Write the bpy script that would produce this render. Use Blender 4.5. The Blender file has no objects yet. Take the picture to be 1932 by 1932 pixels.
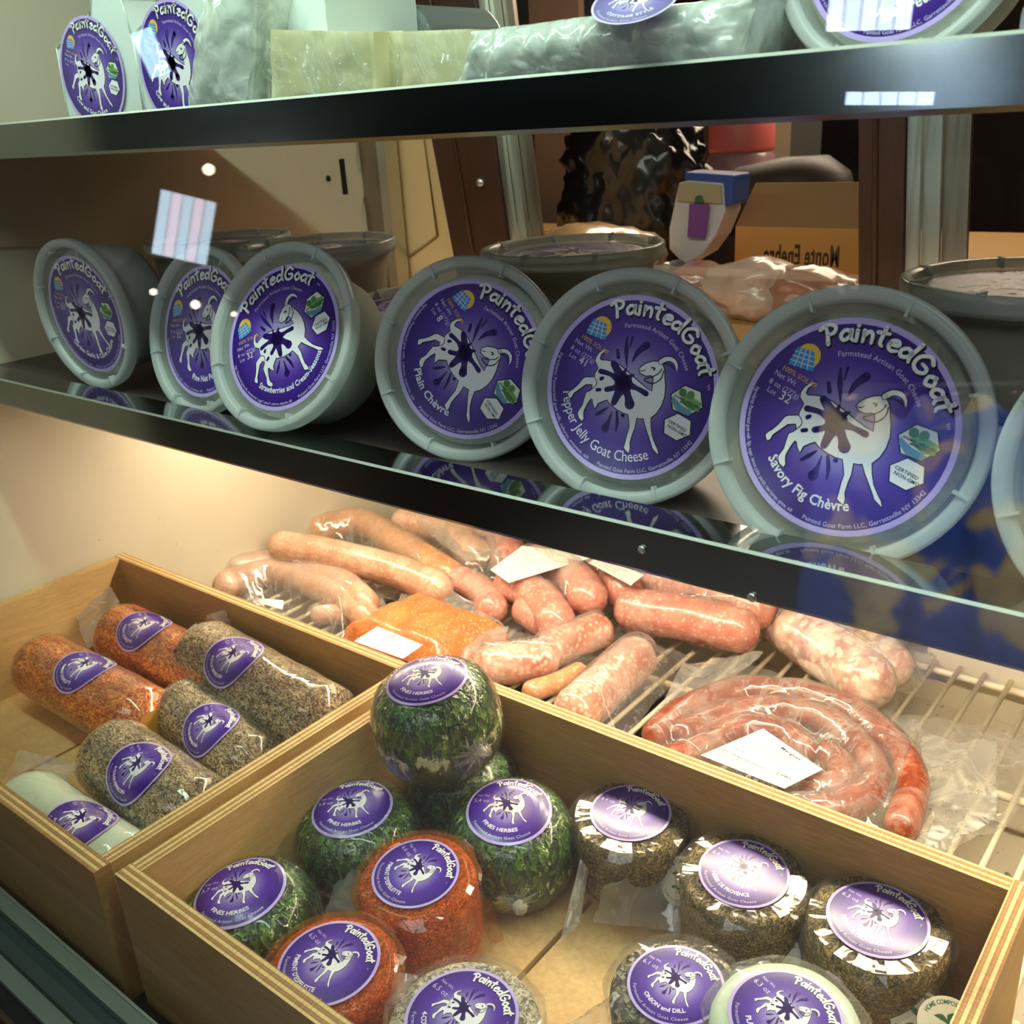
import bpy, bmesh, math, random
from mathutils import Vector, Matrix, Euler, noise
from mathutils.geometry import tessellate_polygon
random.seed(7)
SC = bpy.context.scene
COL = SC.collection

# ------------------------------------------------------------------ camera
CXP = 966.0
FP = 1870.98
MX = Matrix(((0.78228813, 0.18906883, -0.59353034),
             (0.62033280, -0.32315366, 0.71467400),
             (-0.05667893, -0.92726732, -0.37008487)))   # camera (right, down, forward) -> world
cam = bpy.data.cameras.new('camera')
cam.sensor_width = 36.0
cam.lens = FP / 1932.0 * 36.0
cam.clip_start = 0.01
cam.dof.use_dof = True
cam.dof.focus_distance = 0.56
cam.dof.aperture_fstop = 24.0
camo = bpy.data.objects.new('camera', cam)
COL.objects.link(camo)
R3 = MX @ Matrix(((1, 0, 0), (0, -1, 0), (0, 0, -1)))
camo.matrix_world = R3.to_4x4()
SC.camera = camo


def ray(x, y):
    return MX @ Vector(((x - CXP) / FP, (y - CXP) / FP, 1.0))


def Pz(x, y, z):
    r = ray(x, y)
    return r * (z / r.z)


def Py(x, y, v):
    r = ray(x, y)
    return r * (v / r.y)


# ------------------------------------------------------------------ world, light, exposure
w = bpy.data.worlds.new('world')
SC.world = w
w.use_nodes = True
w.node_tree.nodes['Background'].inputs[0].default_value = (0.55, 0.6, 0.62, 1)
w.node_tree.nodes['Background'].inputs[1].default_value = 0.10
SC.view_settings.view_transform = 'Standard'
SC.view_settings.look = 'None'
SC.view_settings.gamma = 1
SC.view_settings.use_curve_mapping = False
SC.view_settings.exposure = 0.0


def area(name, loc, rot, sx, sy, power, col, spread=180):
    l = bpy.data.lights.new(name, 'AREA')
    l.shape = 'RECTANGLE'
    l.size = sx
    l.size_y = sy
    l.energy = power
    l.color = col
    l.spread = math.radians(spread)
    o = bpy.data.objects.new(name, l)
    o.location = loc
    o.rotation_euler = rot
    COL.objects.link(o)
    return o


# cool tube behind the top front rail, warm tube under the middle shelf, warm light of the room behind the case
area('top_tube_light', (-0.45, 0.26, 0.30), (math.radians(22), 0, 0), 1.2, 0.03, 4.3, (0.78, 1.0, 0.84))
area('shelf_tube_light', (-0.40, 0.60, -0.212), (math.radians(0), 0, 0), 1.0, 0.03, 5.2, (1.0, 0.82, 0.60))
area('kitchen_light', (-0.55, 1.85, 0.55), (math.radians(-62), 0, 0), 1.2, 0.4, 20.0, (1.0, 0.82, 0.62))


# added fill on the customer side, to lift the middle shelf
area('shop_fill_light', (0.3, -1.0, 1.55), (math.radians(35), 0, 0), 1.4, 1.0, 25.0, (0.92, 0.97, 1.0))
sl = bpy.data.lights.new('standin_spot_light', 'SPOT')  # added spot, only to light the stand-in cloth
sl.energy = 1400.0
sl.spot_size = math.radians(60)
sl.spot_blend = 0.6
sl.color = (0.95, 0.97, 1.0)
slo = bpy.data.objects.new('standin_spot_light', sl)
slo.location = (-0.3, -0.25, 1.35)
slo.rotation_euler = (Vector((-0.42, -1.15, -0.45)) - Vector((-0.3, -0.25, 1.35))).to_track_quat('-Z', 'Y').to_euler()
COL.objects.link(slo)


# ------------------------------------------------------------------ helpers
class MB:
    def __init__(s):
        s.v = []
        s.f = []
        s.m = []
        s.c = []
        s.sm = []

    def add(s, vs, fs, mi=0, smooth=False, col=None):
        b = len(s.v)
        s.v += [tuple(v) for v in vs]
        for f in fs:
            s.f.append(tuple(b + i for i in f))
            s.m.append(mi)
            s.sm.append(smooth)
            s.c.append(col)

    def box(s, x0, x1, y0, y1, z0, z1, mi=0):
        vs = [(x0, y0, z0), (x1, y0, z0), (x1, y1, z0), (x0, y1, z0), (x0, y0, z1), (x1, y0, z1), (x1, y1, z1), (x0, y1, z1)]
        s.add(vs, [(0, 3, 2, 1), (4, 5, 6, 7), (0, 1, 5, 4), (1, 2, 6, 5), (2, 3, 7, 6), (3, 0, 4, 7)], mi)

    def lathe(s, prof, n=48, mi=0, smooth=True, mat=None, cap=True, jit=None):
        vs = []
        for k, (r, z) in enumerate(prof):
            for i in range(n):
                a = 2 * math.pi * i / n
                rr = r
                if jit:
                    rr = r * (1 + jit(a, k))
                p = Vector((rr * math.cos(a), rr * math.sin(a), z))
                if mat:
                    p = mat @ p
                vs.append(p)
        fs = []
        for k in range(len(prof) - 1):
            for i in range(n):
                j = (i + 1) % n
                fs.append((k * n + i, k * n + j, (k + 1) * n + j, (k + 1) * n + i))
        if cap:
            fs.append(tuple(range(n))[::-1])
            fs.append(tuple((len(prof) - 1) * n + i for i in range(n)))
        s.add(vs, fs, mi, smooth)

    def tube(s, pts, rad, n=12, mi=0, smooth=True, caps=True):
        pts = [Vector(p) for p in pts]
        rad = rad if isinstance(rad, (list, tuple)) else [rad] * len(pts)
        vs = []
        up = Vector((0, 0, 1))
        for k, p in enumerate(pts):
            t = (pts[min(k + 1, len(pts) - 1)] - pts[max(k - 1, 0)]).normalized()
            a = t.cross(up)
            if a.length < 1e-3:
                a = t.cross(Vector((1, 0, 0)))
            a.normalize()
            b = a.cross(t)
            for i in range(n):
                q = 2 * math.pi * i / n
                vs.append(p + rad[k] * (math.cos(q) * a + math.sin(q) * b))
        fs = []
        for k in range(len(pts) - 1):
            for i in range(n):
                j = (i + 1) % n
                fs.append((k * n + i, k * n + j, (k + 1) * n + j, (k + 1) * n + i))
        if caps:
            fs.append(tuple(range(n))[::-1])
            fs.append(tuple((len(pts) - 1) * n + i for i in range(n)))
        s.add(vs, fs, mi, smooth)

    def build(s, name, mats, parent=None, recalc=True):
        me = bpy.data.meshes.new(name)
        me.from_pydata(s.v, [], s.f)
        if not isinstance(mats, (list, tuple)):
            mats = [mats]
        for m in mats:
            me.materials.append(m)
        me.polygons.foreach_set('material_index', s.m)
        me.polygons.foreach_set('use_smooth', s.sm)
        if any(c is not None for c in s.c):
            at = me.color_attributes.new('Col', 'FLOAT_COLOR', 'CORNER')
            data = []
            for f, c in zip(s.f, s.c):
                if c is None:
                    c = (1, 1, 1)
                if isinstance(c[0], (tuple, list)):
                    for q in c:
                        data += [q[0], q[1], q[2], 1.0]
                else:
                    data += [c[0], c[1], c[2], 1.0] * len(f)
            at.data.foreach_set('color', data)
        me.validate()
        if recalc:
            bm = bmesh.new()
            bm.from_mesh(me)
            bmesh.ops.recalc_face_normals(bm, faces=bm.faces)
            bm.to_mesh(me)
            bm.free()
        me.update()
        o = bpy.data.objects.new(name, me)
        COL.objects.link(o)
        if parent:
            o.parent = parent
        return o


def tag(o, label=None, cat=None, group=None, kind=None):
    if label: o['label'] = label
    if cat: o['category'] = cat
    if group: o['group'] = group
    if kind: o['kind'] = kind
    return o


def empty(name, loc=(0, 0, 0), label=None, cat=None, group=None, rot=None):
    o = bpy.data.objects.new(name, None)
    o.empty_display_size = 0.02
    COL.objects.link(o)
    o.location = loc
    if rot is not None:
        o.rotation_mode = 'QUATERNION'
        o.rotation_quaternion = rot
    tag(o, label, cat, group)
    return o


def struct(name, mb, mats, label=None, cat=None):
    o = mb.build(name, mats)
    o['kind'] = 'structure'
    if label: o['label'] = label
    if cat: o['category'] = cat
    return o


def bevel(o, w=0.001, n=2):
    m = o.modifiers.new('bevel', 'BEVEL')
    m.width = w
    m.segments = n
    m.limit_method = 'ANGLE'
    return o


# ------------------------------------------------------------------ materials
def lin(r, g, b):
    def f(c):
        c /= 255.0
        return c / 12.92 if c <= 0.04045 else ((c + 0.055) / 1.055) ** 2.4
    return (f(r), f(g), f(b), 1.0)


def newmat(name):
    m = bpy.data.materials.new(name)
    m.use_nodes = True
    nt = m.node_tree
    return m, nt, nt.nodes, nt.links, nt.nodes['Principled BSDF']


def pmat(name, col, rough=0.5, metal=0.0, spec=0.5, coat=0.0, emit=None, es=0.0, trans=0.0, coat_r=0.05):
    m, nt, N, L, b = newmat(name)
    b.inputs['Base Color'].default_value = col
    b.inputs['Roughness'].default_value = rough
    b.inputs['Metallic'].default_value = metal
    b.inputs['Specular IOR Level'].default_value = spec
    b.inputs['Coat Weight'].default_value = coat
    b.inputs['Coat Roughness'].default_value = coat_r
    b.inputs['Transmission Weight'].default_value = trans
    if emit:
        b.inputs['Emission Color'].default_value = emit
        b.inputs['Emission Strength'].default_value = es
    return m


def coords(nt, scale=(1, 1, 1), rot=(0, 0, 0)):
    tc = nt.nodes.new('ShaderNodeTexCoord')
    mp = nt.nodes.new('ShaderNodeMapping')
    mp.inputs['Scale'].default_value = scale
    mp.inputs['Rotation'].default_value = rot
    nt.links.new(tc.outputs['Object'], mp.inputs[0])
    return mp.outputs[0]


def noise_n(nt, vec, scale, detail=4, rough=0.55, dist=0.0):
    n = nt.nodes.new('ShaderNodeTexNoise')
    n.inputs['Scale'].default_value = scale
    n.inputs['Detail'].default_value = detail
    n.inputs['Roughness'].default_value = rough
    n.inputs['Distortion'].default_value = dist
    nt.links.new(vec, n.inputs['Vector'])
    return n.outputs['Fac']


def voro(nt, vec, scale, feature='F1', out='Distance', rnd=1.0):
    n = nt.nodes.new('ShaderNodeTexVoronoi')
    n.feature = feature
    n.inputs['Scale'].default_value = scale
    n.inputs['Randomness'].default_value = rnd
    nt.links.new(vec, n.inputs['Vector'])
    return n.outputs[out]


def ramp(nt, fac, stops, interp='LINEAR'):
    r = nt.nodes.new('ShaderNodeValToRGB')
    r.color_ramp.interpolation = interp
    e = r.color_ramp.elements
    while len(e) > 1:
        e.remove(e[-1])
    e[0].position = stops[0][0]
    e[0].color = stops[0][1]
    for p, c in stops[1:]:
        q = e.new(p)
        q.color = c
    nt.links.new(fac, r.inputs[0])
    return r.outputs[0]


def mixc(nt, fac, a, b, mode='MIX'):
    m = nt.nodes.new('ShaderNodeMix')
    m.data_type = 'RGBA'
    m.blend_type = mode
    for sock, val in ((m.inputs[0], fac), (m.inputs[6], a), (m.inputs[7], b)):
        if hasattr(val, 'is_linked') or hasattr(val, 'links'):
            nt.links.new(val, sock)
        else:
            sock.default_value = val
    return m.outputs[2]


def bump(nt, h, strength=0.3, dist=0.001, normal_in=None):
    b = nt.nodes.new('ShaderNodeBump')
    b.inputs['Strength'].default_value = strength
    b.inputs['Distance'].default_value = dist
    nt.links.new(h, b.inputs['Height'])
    return b.outputs[0]


W1 = (1, 1, 1, 1)
K1 = (0, 0, 0, 1)


def fresnel(nt, ior=1.45):
    """the same reflectance from both sides of a thin pane"""
    g = nt.nodes.new('ShaderNodeNewGeometry')
    mr = nt.nodes.new('ShaderNodeMapRange')
    mr.inputs[3].default_value = ior
    mr.inputs[4].default_value = 1.0 / ior
    nt.links.new(g.outputs['Backfacing'], mr.inputs[0])
    fr = nt.nodes.new('ShaderNodeFresnel')
    nt.links.new(mr.outputs[0], fr.inputs[0])
    return fr


def film_mat(name, haze=0.16, tint=(0.93, 0.93, 0.9, 1), bscale=55, bstr=0.5, hazecol=(0.86, 0.86, 0.82, 1), rough=0.08, stretch=(1, 1, 1), crease=0.35, gl=1.0):
    """clear plastic film: transparent with glossy wrinkles and milky creases"""
    m, nt, N, L, b = newmat(name)
    out = N['Material Output']
    N.remove(b)
    v = coords(nt, stretch)
    h1 = noise_n(nt, v, bscale, 3, 0.5, 0.8)
    h2 = voro(nt, v, bscale * 0.7, 'DISTANCE_TO_EDGE')
    hh = N.new('ShaderNodeMath')
    hh.operation = 'ADD'
    L.new(h1, hh.inputs[0])
    L.new(h2, hh.inputs[1])
    nb = bump(nt, hh.outputs[0], bstr, 0.004)
    tr = N.new('ShaderNodeBsdfTransparent')
    tr.inputs[0].default_value = tint
    df = N.new('ShaderNodeBsdfDiffuse')
    df.inputs[0].default_value = hazecol
    L.new(nb, df.inputs['Normal'])
    tl = N.new('ShaderNodeBsdfTranslucent')
    tl.inputs[0].default_value = hazecol
    mh = N.new('ShaderNodeMixShader')
    mh.inputs[0].default_value = 0.4
    L.new(df.outputs[0], mh.inputs[1])
    L.new(tl.outputs[0], mh.inputs[2])
    # creases: thin ridged noise lines
    cr = noise_n(nt, v, bscale * 0.45, 4, 0.6, 1.2)
    sub = N.new('ShaderNodeMath'); sub.operation = 'SUBTRACT'; sub.inputs[1].default_value = 0.5
    L.new(cr, sub.inputs[0])
    ab = N.new('ShaderNodeMath'); ab.operation = 'ABSOLUTE'
    L.new(sub.outputs[0], ab.inputs[0])
    mr = N.new('ShaderNodeMapRange')
    mr.inputs[1].default_value = 0.0
    mr.inputs[2].default_value = 0.03
    mr.inputs[3].default_value = haze + crease
    mr.inputs[4].default_value = haze
    L.new(ab.outputs[0], mr.inputs[0])
    m1 = N.new('ShaderNodeMixShader')
    L.new(mr.outputs[0], m1.inputs[0])
    L.new(tr.outputs[0], m1.inputs[1])
    L.new(mh.outputs[0], m1.inputs[2])
    gs = N.new('ShaderNodeBsdfGlossy')
    gs.inputs['Roughness'].default_value = rough
    gs.inputs[0].default_value = (1, 1, 1, 1)
    L.new(nb, gs.inputs['Normal'])
    fr = fresnel(nt)
    L.new(nb, fr.inputs['Normal'])
    fm = N.new('ShaderNodeMath'); fm.operation = 'MULTIPLY'; fm.inputs[1].default_value = gl
    fm.use_clamp = True
    L.new(fr.outputs[0], fm.inputs[0])
    m2 = N.new('ShaderNodeMixShader')
    L.new(fm.outputs[0], m2.inputs[0])
    L.new(m1.outputs[0], m2.inputs[1])
    L.new(gs.outputs[0], m2.inputs[2])
    L.new(m2.outputs[0], out.inputs[0])
    return m


def glass_mat(name, tint, refl=1.0):
    m, nt, N, L, b = newmat(name)
    out = N['Material Output']
    N.remove(b)
    tr = N.new('ShaderNodeBsdfTransparent'); tr.inputs[0].default_value = tint
    gs = N.new('ShaderNodeBsdfGlossy'); gs.inputs['Roughness'].default_value = 0.0
    fr = fresnel(nt)
    fm = N.new('ShaderNodeMath'); fm.operation = 'MULTIPLY'; fm.inputs[1].default_value = refl; fm.use_clamp = True
    L.new(fr.outputs[0], fm.inputs[0])
    mx = N.new('ShaderNodeMixShader')
    L.new(fm.outputs[0], mx.inputs[0]); L.new(tr.outputs[0], mx.inputs[1]); L.new(gs.outputs[0], mx.inputs[2])
    L.new(mx.outputs[0], out.inputs[0])
    return m


def plastic_mat(name, col, alpha=0.35, rough=0.3):
    """milky translucent polypropylene"""
    m, nt, N, L, b = newmat(name)
    out = N['Material Output']
    b.inputs['Base Color'].default_value = col
    b.inputs['Roughness'].default_value = rough
    tl = N.new('ShaderNodeBsdfTranslucent'); tl.inputs[0].default_value = col
    m0 = N.new('ShaderNodeMixShader'); m0.inputs[0].default_value = 0.35
    L.new(b.outputs[0], m0.inputs[1]); L.new(tl.outputs[0], m0.inputs[2])
    tr = N.new('ShaderNodeBsdfTransparent'); tr.inputs[0].default_value = (0.93, 0.95, 0.93, 1)
    m1 = N.new('ShaderNodeMixShader'); m1.inputs[0].default_value = alpha
    L.new(m0.outputs[0], m1.inputs[1]); L.new(tr.outputs[0], m1.inputs[2])
    L.new(m1.outputs[0], out.inputs[0])
    return m


def ply_face(name, a, b_, stretch, rough=0.6):
    m, nt, N, L, b = newmat(name)
    v = coords(nt, stretch)
    n1 = noise_n(nt, v, 9, 6, 0.6, 1.5)
    n2 = noise_n(nt, v, 90, 3, 0.6)
    c = ramp(nt, n1, [(0.3, a), (0.7, b_)])
    c = mixc(nt, 0.18, c, ramp(nt, n2, [(0.35, (0.25, 0.16, 0.08, 1)), (0.65, W1)]), 'MULTIPLY')
    L.new(c, b.inputs['Base Color'])
    b.inputs['Roughness'].default_value = rough
    L.new(bump(nt, n2, 0.2, 0.0006), b.inputs['Normal'])
    return m


def ply_edge(name, axis):
    """plywood edge: thin plies seen as stripes across the thickness (axis 0: x, 1: y, object space)"""
    m, nt, N, L, b = newmat(name)
    tc = N.new('ShaderNodeTexCoord')
    sp = N.new('ShaderNodeSeparateXYZ')
    L.new(tc.outputs['Object'], sp.inputs[0])
    mo = N.new('ShaderNodeMath'); mo.operation = 'MULTIPLY'
    mo.inputs[1].default_value = 1 / 0.0044
    L.new(sp.outputs[axis], mo.inputs[0])
    fr = N.new('ShaderNodeMath'); fr.operation = 'FRACT'
    L.new(mo.outputs[0], fr.inputs[0])
    c = ramp(nt, fr.outputs[0], [(0.0, lin(150, 105, 55)), (0.12, lin(235, 205, 140)), (0.45, lin(240, 214, 150)), (0.55, lin(165, 118, 66)), (0.9, lin(190, 145, 90)), (1.0, lin(150, 105, 55))])
    v = coords(nt, (60, 500, 60) if axis == 0 else (500, 60, 60))
    n2 = noise_n(nt, v, 1.5, 4, 0.6)
    c = mixc(nt, 0.35, c, ramp(nt, n2, [(0.35, (0.3, 0.2, 0.1, 1)), (0.6, W1)]), 'MULTIPLY')
    L.new(c, b.inputs['Base Color'])
    b.inputs['Roughness'].default_value = 0.7
    L.new(bump(nt, n2, 0.4, 0.0006), b.inputs['Normal'])
    return m


def meat_mat(name, base, dark, fat, fscale=260, fthr=0.36, stretch=(1, 1, 1), frost=0.0):
    m, nt, N, L, b = newmat(name)
    v = coords(nt, stretch)
    n1 = noise_n(nt, v, 45, 4, 0.6)
    c = ramp(nt, n1, [(0.35, dark), (0.62, base)])
    f1 = voro(nt, v, fscale)
    n2 = noise_n(nt, v, 120, 3, 0.5)
    ad = N.new('ShaderNodeMath'); ad.operation = 'ADD'
    L.new(f1, ad.inputs[0]); L.new(n2, ad.inputs[1])
    mask = ramp(nt, ad.outputs[0], [(fthr + 0.28, (.75, .75, .75, 1)), (fthr + 0.55, K1)])
    c = mixc(nt, mask, c, fat)
    if frost:
        n3 = noise_n(nt, v, 30, 6, 0.7, 0.6)
        fm = ramp(nt, n3, [(0.48, K1), (0.60, (frost, frost, frost, 1))])
        c = mixc(nt, fm, c, lin(236, 222, 205))
    L.new(c, b.inputs['Base Color'])
    b.inputs['Roughness'].default_value = 0.35
    b.inputs['Coat Weight'].default_value = 0.6
    b.inputs['Coat Roughness'].default_value = 0.12
    b.inputs['Subsurface Weight'].default_value = 0.15
    b.inputs['Subsurface Radius'].default_value = (0.006, 0.003, 0.002)
    L.new(bump(nt, ad.outputs[0], 0.45, 0.0012), b.inputs['Normal'])
    return m


def _map(nt, sock, a, b):
    m = nt.nodes.new('ShaderNodeMapRange')
    m.inputs[1].default_value = a
    m.inputs[2].default_value = b
    nt.links.new(sock, m.inputs[0])
    return m.outputs[0]


def flake_mat(name, cols, cheese, scale=420, stretch=(1, 1, 1), bare=(0.60, 0.68), bs=0.7, patch=(0.35, 0.6), coat=0.0, band=False):
    """cheese coated in herbs, pepper or paprika flakes"""
    m, nt, N, L, b = newmat(name)
    v = coords(nt, stretch)
    vd = N.new('ShaderNodeTexNoise'); vd.inputs['Scale'].default_value = 150; vd.inputs['Detail'].default_value = 2
    L.new(v, vd.inputs['Vector'])
    mx = mixc(nt, 0.012, v, vd.outputs['Color'])
    cell = voro(nt, mx, scale, 'F1', 'Color')
    sep = N.new('ShaderNodeSeparateColor')
    L.new(cell, sep.inputs[0])
    n = len(cols)
    c = ramp(nt, sep.outputs[0], [(i / n, col) for i, col in enumerate(cols)], 'CONSTANT')
    n1 = noise_n(nt, v, 38, 5, 0.65)
    pt = ramp(nt, n1, [(patch[0], (0.45, 0.42, 0.40, 1)), (patch[1], (1.15, 1.12, 1.05, 1))])
    c = mixc(nt, 0.8, c, pt, 'MULTIPLY')
    n2 = noise_n(nt, v, 110, 6, 0.75, 0.3)
    if band:
        # sparse belt around the side where the coating thins, browner below it
        tc = N.new('ShaderNodeTexCoord')
        sp = N.new('ShaderNodeSeparateXYZ')
        L.new(tc.outputs['Object'], sp.inputs[0])
        bz = ramp(nt, _map(nt, sp.outputs[2], -.075, 0.0), [(.34, (0, 0, 0, 1)), (.50, (.15, .15, .15, 1)), (.66, (0, 0, 0, 1))])
        ad = N.new('ShaderNodeMath'); ad.operation = 'ADD'
        L.new(n2, ad.inputs[0]); L.new(bz, ad.inputs[1])
        n2 = ad.outputs[0]
        low = ramp(nt, _map(nt, sp.outputs[2], -.075, 0.0), [(.40, (.75, .75, .75, 1)), (.54, (0, 0, 0, 1))])
        c = mixc(nt, low, c, mixc(nt, .65, c, lin(104, 92, 58)))
    mask = ramp(nt, n2, [(bare[0], K1), (bare[1], W1)])
    c = mixc(nt, mask, c, cheese)
    L.new(c, b.inputs['Base Color'])
    b.inputs['Roughness'].default_value = 0.6
    b.inputs['Coat Weight'].default_value = coat
    b.inputs['Coat Roughness'].default_value = 0.08
    dd = voro(nt, mx, scale, 'F1', 'Distance')
    L.new(bump(nt, dd, bs, 0.0012), b.inputs['Normal'])
    return m


def steel_mat(name, col, rough=0.25, stretch=(2, 300, 300), amt=0.15):
    m, nt, N, L, b = newmat(name)
    v = coords(nt, stretch)
    n1 = noise_n(nt, v, 1.0, 4, 0.6)
    mr = N.new('ShaderNodeMapRange')
    mr.inputs[3].default_value = max(0.02, rough - amt)
    mr.inputs[4].default_value = rough + amt
    L.new(n1, mr.inputs[0])
    L.new(mr.outputs[0], b.inputs['Roughness'])
    b.inputs['Base Color'].default_value = col
    b.inputs['Metallic'].default_value = 1.0
    L.new(bump(nt, n1, 0.05, 0.0003), b.inputs['Normal'])
    return m


def wall_mat(name, col, dirt, scale=60, thr=(0.66, 0.72), big=3.0):
    m, nt, N, L, b = newmat(name)
    v = coords(nt)
    n1 = noise_n(nt, v, big, 4, 0.6)
    c = ramp(nt, n1, [(0.3, tuple(x * 0.86 for x in col[:3]) + (1,)), (0.7, col)])
    n2 = noise_n(nt, v, scale, 3, 0.7)
    mk = ramp(nt, n2, [(thr[0], K1), (thr[1], (0.8, 0.8, 0.8, 1))])
    c = mixc(nt, mk, c, dirt)
    L.new(c, b.inputs['Base Color'])
    b.inputs['Roughness'].default_value = 0.45
    L.new(bump(nt, n1, 0.1, 0.003), b.inputs['Normal'])
    return m


M = {}
M['wall'] = wall_mat('cream_liner', lin(222, 214, 190), lin(140, 112, 74), 75, (0.70, 0.78))
M['wallstrip'] = wall_mat('cream_strip', lin(214, 198, 172), lin(140, 110, 80), 50, (0.72, 0.8))
M['pan'] = wall_mat('stained_pan', lin(205, 196, 172), lin(70, 52, 34), 110, (0.64, 0.70))
M['steel'] = steel_mat('brushed_steel', (0.20, 0.21, 0.21, 1), 0.15, (1.2, 60, 60), 0.04)
M['steel_top'] = steel_mat('polished_flange', (0.34, 0.36, 0.36, 1), 0.06, amt=0.03)
M['edge'] = pmat('lip_edge_metal', (0.40, 0.43, 0.38, 1), 0.4, 0.6)
M['shelf'] = pmat('dark_shelf', lin(70, 62, 56), 0.4, 0.0)
M['brown'] = ply_face('dark_brown_frame', lin(52, 26, 16), lin(70, 36, 22), (20, 20, 2), 0.4)
M['alu'] = steel_mat('aluminium_track', (0.6, 0.6, 0.55, 1), 0.35, (300, 300, 2))
M['standard'] = steel_mat('shelf_standard_steel', (0.36, 0.31, 0.26, 1), 0.35, (300, 300, 4))
M['beige'] = pmat('beige_panel', lin(205, 172, 122), 0.5)
M['ply_in'] = ply_face('plywood_face', lin(206, 166, 104), lin(226, 190, 130), (3, 3, 30))
M['ply_in_x'] = ply_face('plywood_face_long', lin(176, 138, 88), lin(200, 160, 104), (3, 3, 30))
M['ply_ex'] = ply_edge('plywood_edge_across_x', 0)
M['ply_ey'] = ply_edge('plywood_edge_across_y', 1)
M['wire'] = pmat('white_coated_wire', lin(240, 228, 196), 0.35, 0, 0.5, 0.3)
M['black'] = pmat('matt_black', (0.006, 0.006, 0.006, 1), 0.6)
M['rail'] = pmat('sea_green_rail', lin(128, 142, 130), 0.35, 0.3)
M['rail_dark'] = pmat('dark_teal_groove', lin(40, 62, 66), 0.3, 0.3)
M['rail_black'] = pmat('black_rail', lin(34, 28, 26), 0.4, 0.4)
M['glass'] = glass_mat('case_glass', (0.97, 0.985, 0.975, 1), 1.0)
M['backglass'] = glass_mat('door_glass', (0.9, 0.88, 0.86, 1), 0.35)
M['pp'] = plastic_mat('milky_polypropylene', lin(205, 212, 206), 0.22, 0.28)
M['pp_lid'] = plastic_mat('milky_lid', lin(222, 230, 228), 0.25, 0.22)
M['pp_panel'] = plastic_mat('milky_lid_panel', lin(204, 212, 208), 0.74, 0.22)
M['pp_warm'] = plastic_mat('milky_polypropylene_back', lin(190, 182, 168), 0.25, 0.3)
M['white_paper'] = pmat('white_sticker', lin(240, 238, 232), 0.5)
M['curd'] = pmat('white_curd', lin(228, 228, 212), 0.6)
M['knot'] = film_mat('gathered_film', 0.35, (0.95, 0.96, 0.9, 1), 120, 0.8, (0.80, 0.80, 0.68, 1), 0.12, (1, 1, 1), 0.3, 1.5)
M['film'] = film_mat('vacuum_film', 0.15, (0.96, 0.96, 0.94, 1), 30, 0.45, (0.88, 0.86, 0.82, 1), 0.09, (1, 1, 1), 0.20, 1.3)
M['film_soft'] = film_mat('cheese_film', 0.04, (0.97, 0.97, 0.95, 1), 24, 0.30, (0.85, 0.85, 0.8, 1), 0.07, (1, 1, 1), 0.07, 1.0)
M['film_loose'] = film_mat('loose_film', 0.30, (0.95, 0.95, 0.93, 1), 28, 0.5, (0.85, 0.85, 0.8, 1), 0.08, (1, 1, 1), 0.15, 1.5)
M['film_white'] = film_mat('milky_bag_film', 0.55, (0.9, 0.93, 0.9, 1), 40, 0.8, (0.80, 0.84, 0.80, 1), 0.15, (1, 1, 1), 0.3)
M['film_orange'] = film_mat('oiled_orange_film', 0.10, (0.98, 0.80, 0.55, 1), 24, 0.35, (0.80, 0.36, 0.08, 1), 0.08, (1, 1, 1), 0.12, 1.0)
M['shrink'] = film_mat('shrink_wrap', 0.01, (0.98, 0.99, 0.97, 1), 150, 0.6, (0.8, 0.85, 0.75, 1), 0.06, (1, 1, 0.35), 0.03, 1.0)


# ------------------------------------------------------------------ label art
def print_mat(name, rough=0.3):
    m, nt, N, L, b = newmat(name)
    a = N.new('ShaderNodeAttribute')
    a.attribute_name = 'Col'
    L.new(a.outputs['Color'], b.inputs['Base Color'])
    b.inputs['Roughness'].default_value = rough
    b.inputs['Coat Weight'].default_value = 0.25
    b.inputs['Coat Roughness'].default_value = 0.12
    return m


M['print'] = print_mat('printed_label')
C_DEEP = lin(52, 22, 122)[:3]
C_MID = lin(86, 52, 164)[:3]
C_GLOW = lin(188, 176, 226)[:3]
C_RIM = lin(190, 170, 232)[:3]
C_WHITE = lin(238, 238, 242)[:3]
C_SOFT = lin(208, 200, 236)[:3]
C_BLACK = lin(16, 10, 26)[:3]
C_SPLAT = lin(44, 16, 104)[:3]


def lerp3(a, b, t):
    return tuple(a[i] + (b[i] - a[i]) * t for i in range(3))


GL = {}


def glyph(ch, bold=False):
    key = (ch, bold)
    if key in GL:
        return GL[key]

    def mesh_of(s):
        cu = bpy.data.curves.new('t', 'FONT')
        cu.body = s
        cu.size = 1.0
        cu.resolution_u = 2
        if bold:
            cu.offset = 0.022
        ob = bpy.data.objects.new('t', cu)
        COL.objects.link(ob)
        dg = bpy.context.evaluated_depsgraph_get()
        me = bpy.data.meshes.new_from_object(ob.evaluated_get(dg))
        vs = [(v.co.x, v.co.y) for v in me.vertices]
        fs = [tuple(p.vertices) for p in me.polygons]
        bpy.data.objects.remove(ob)
        bpy.data.curves.remove(cu)
        bpy.data.meshes.remove(me)
        return vs, fs
    if ch == ' ':
        GL[key] = ([], [], 0.3)
        return GL[key]
    vs, fs = mesh_of(ch)
    v1, _ = mesh_of(ch + '|')
    v0, _ = mesh_of('|')
    adv = max(v[0] for v in v1) - max(v[0] for v in v0)
    GL[key] = (vs, fs, adv + (0.03 if bold else 0))
    return GL[key]


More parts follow.
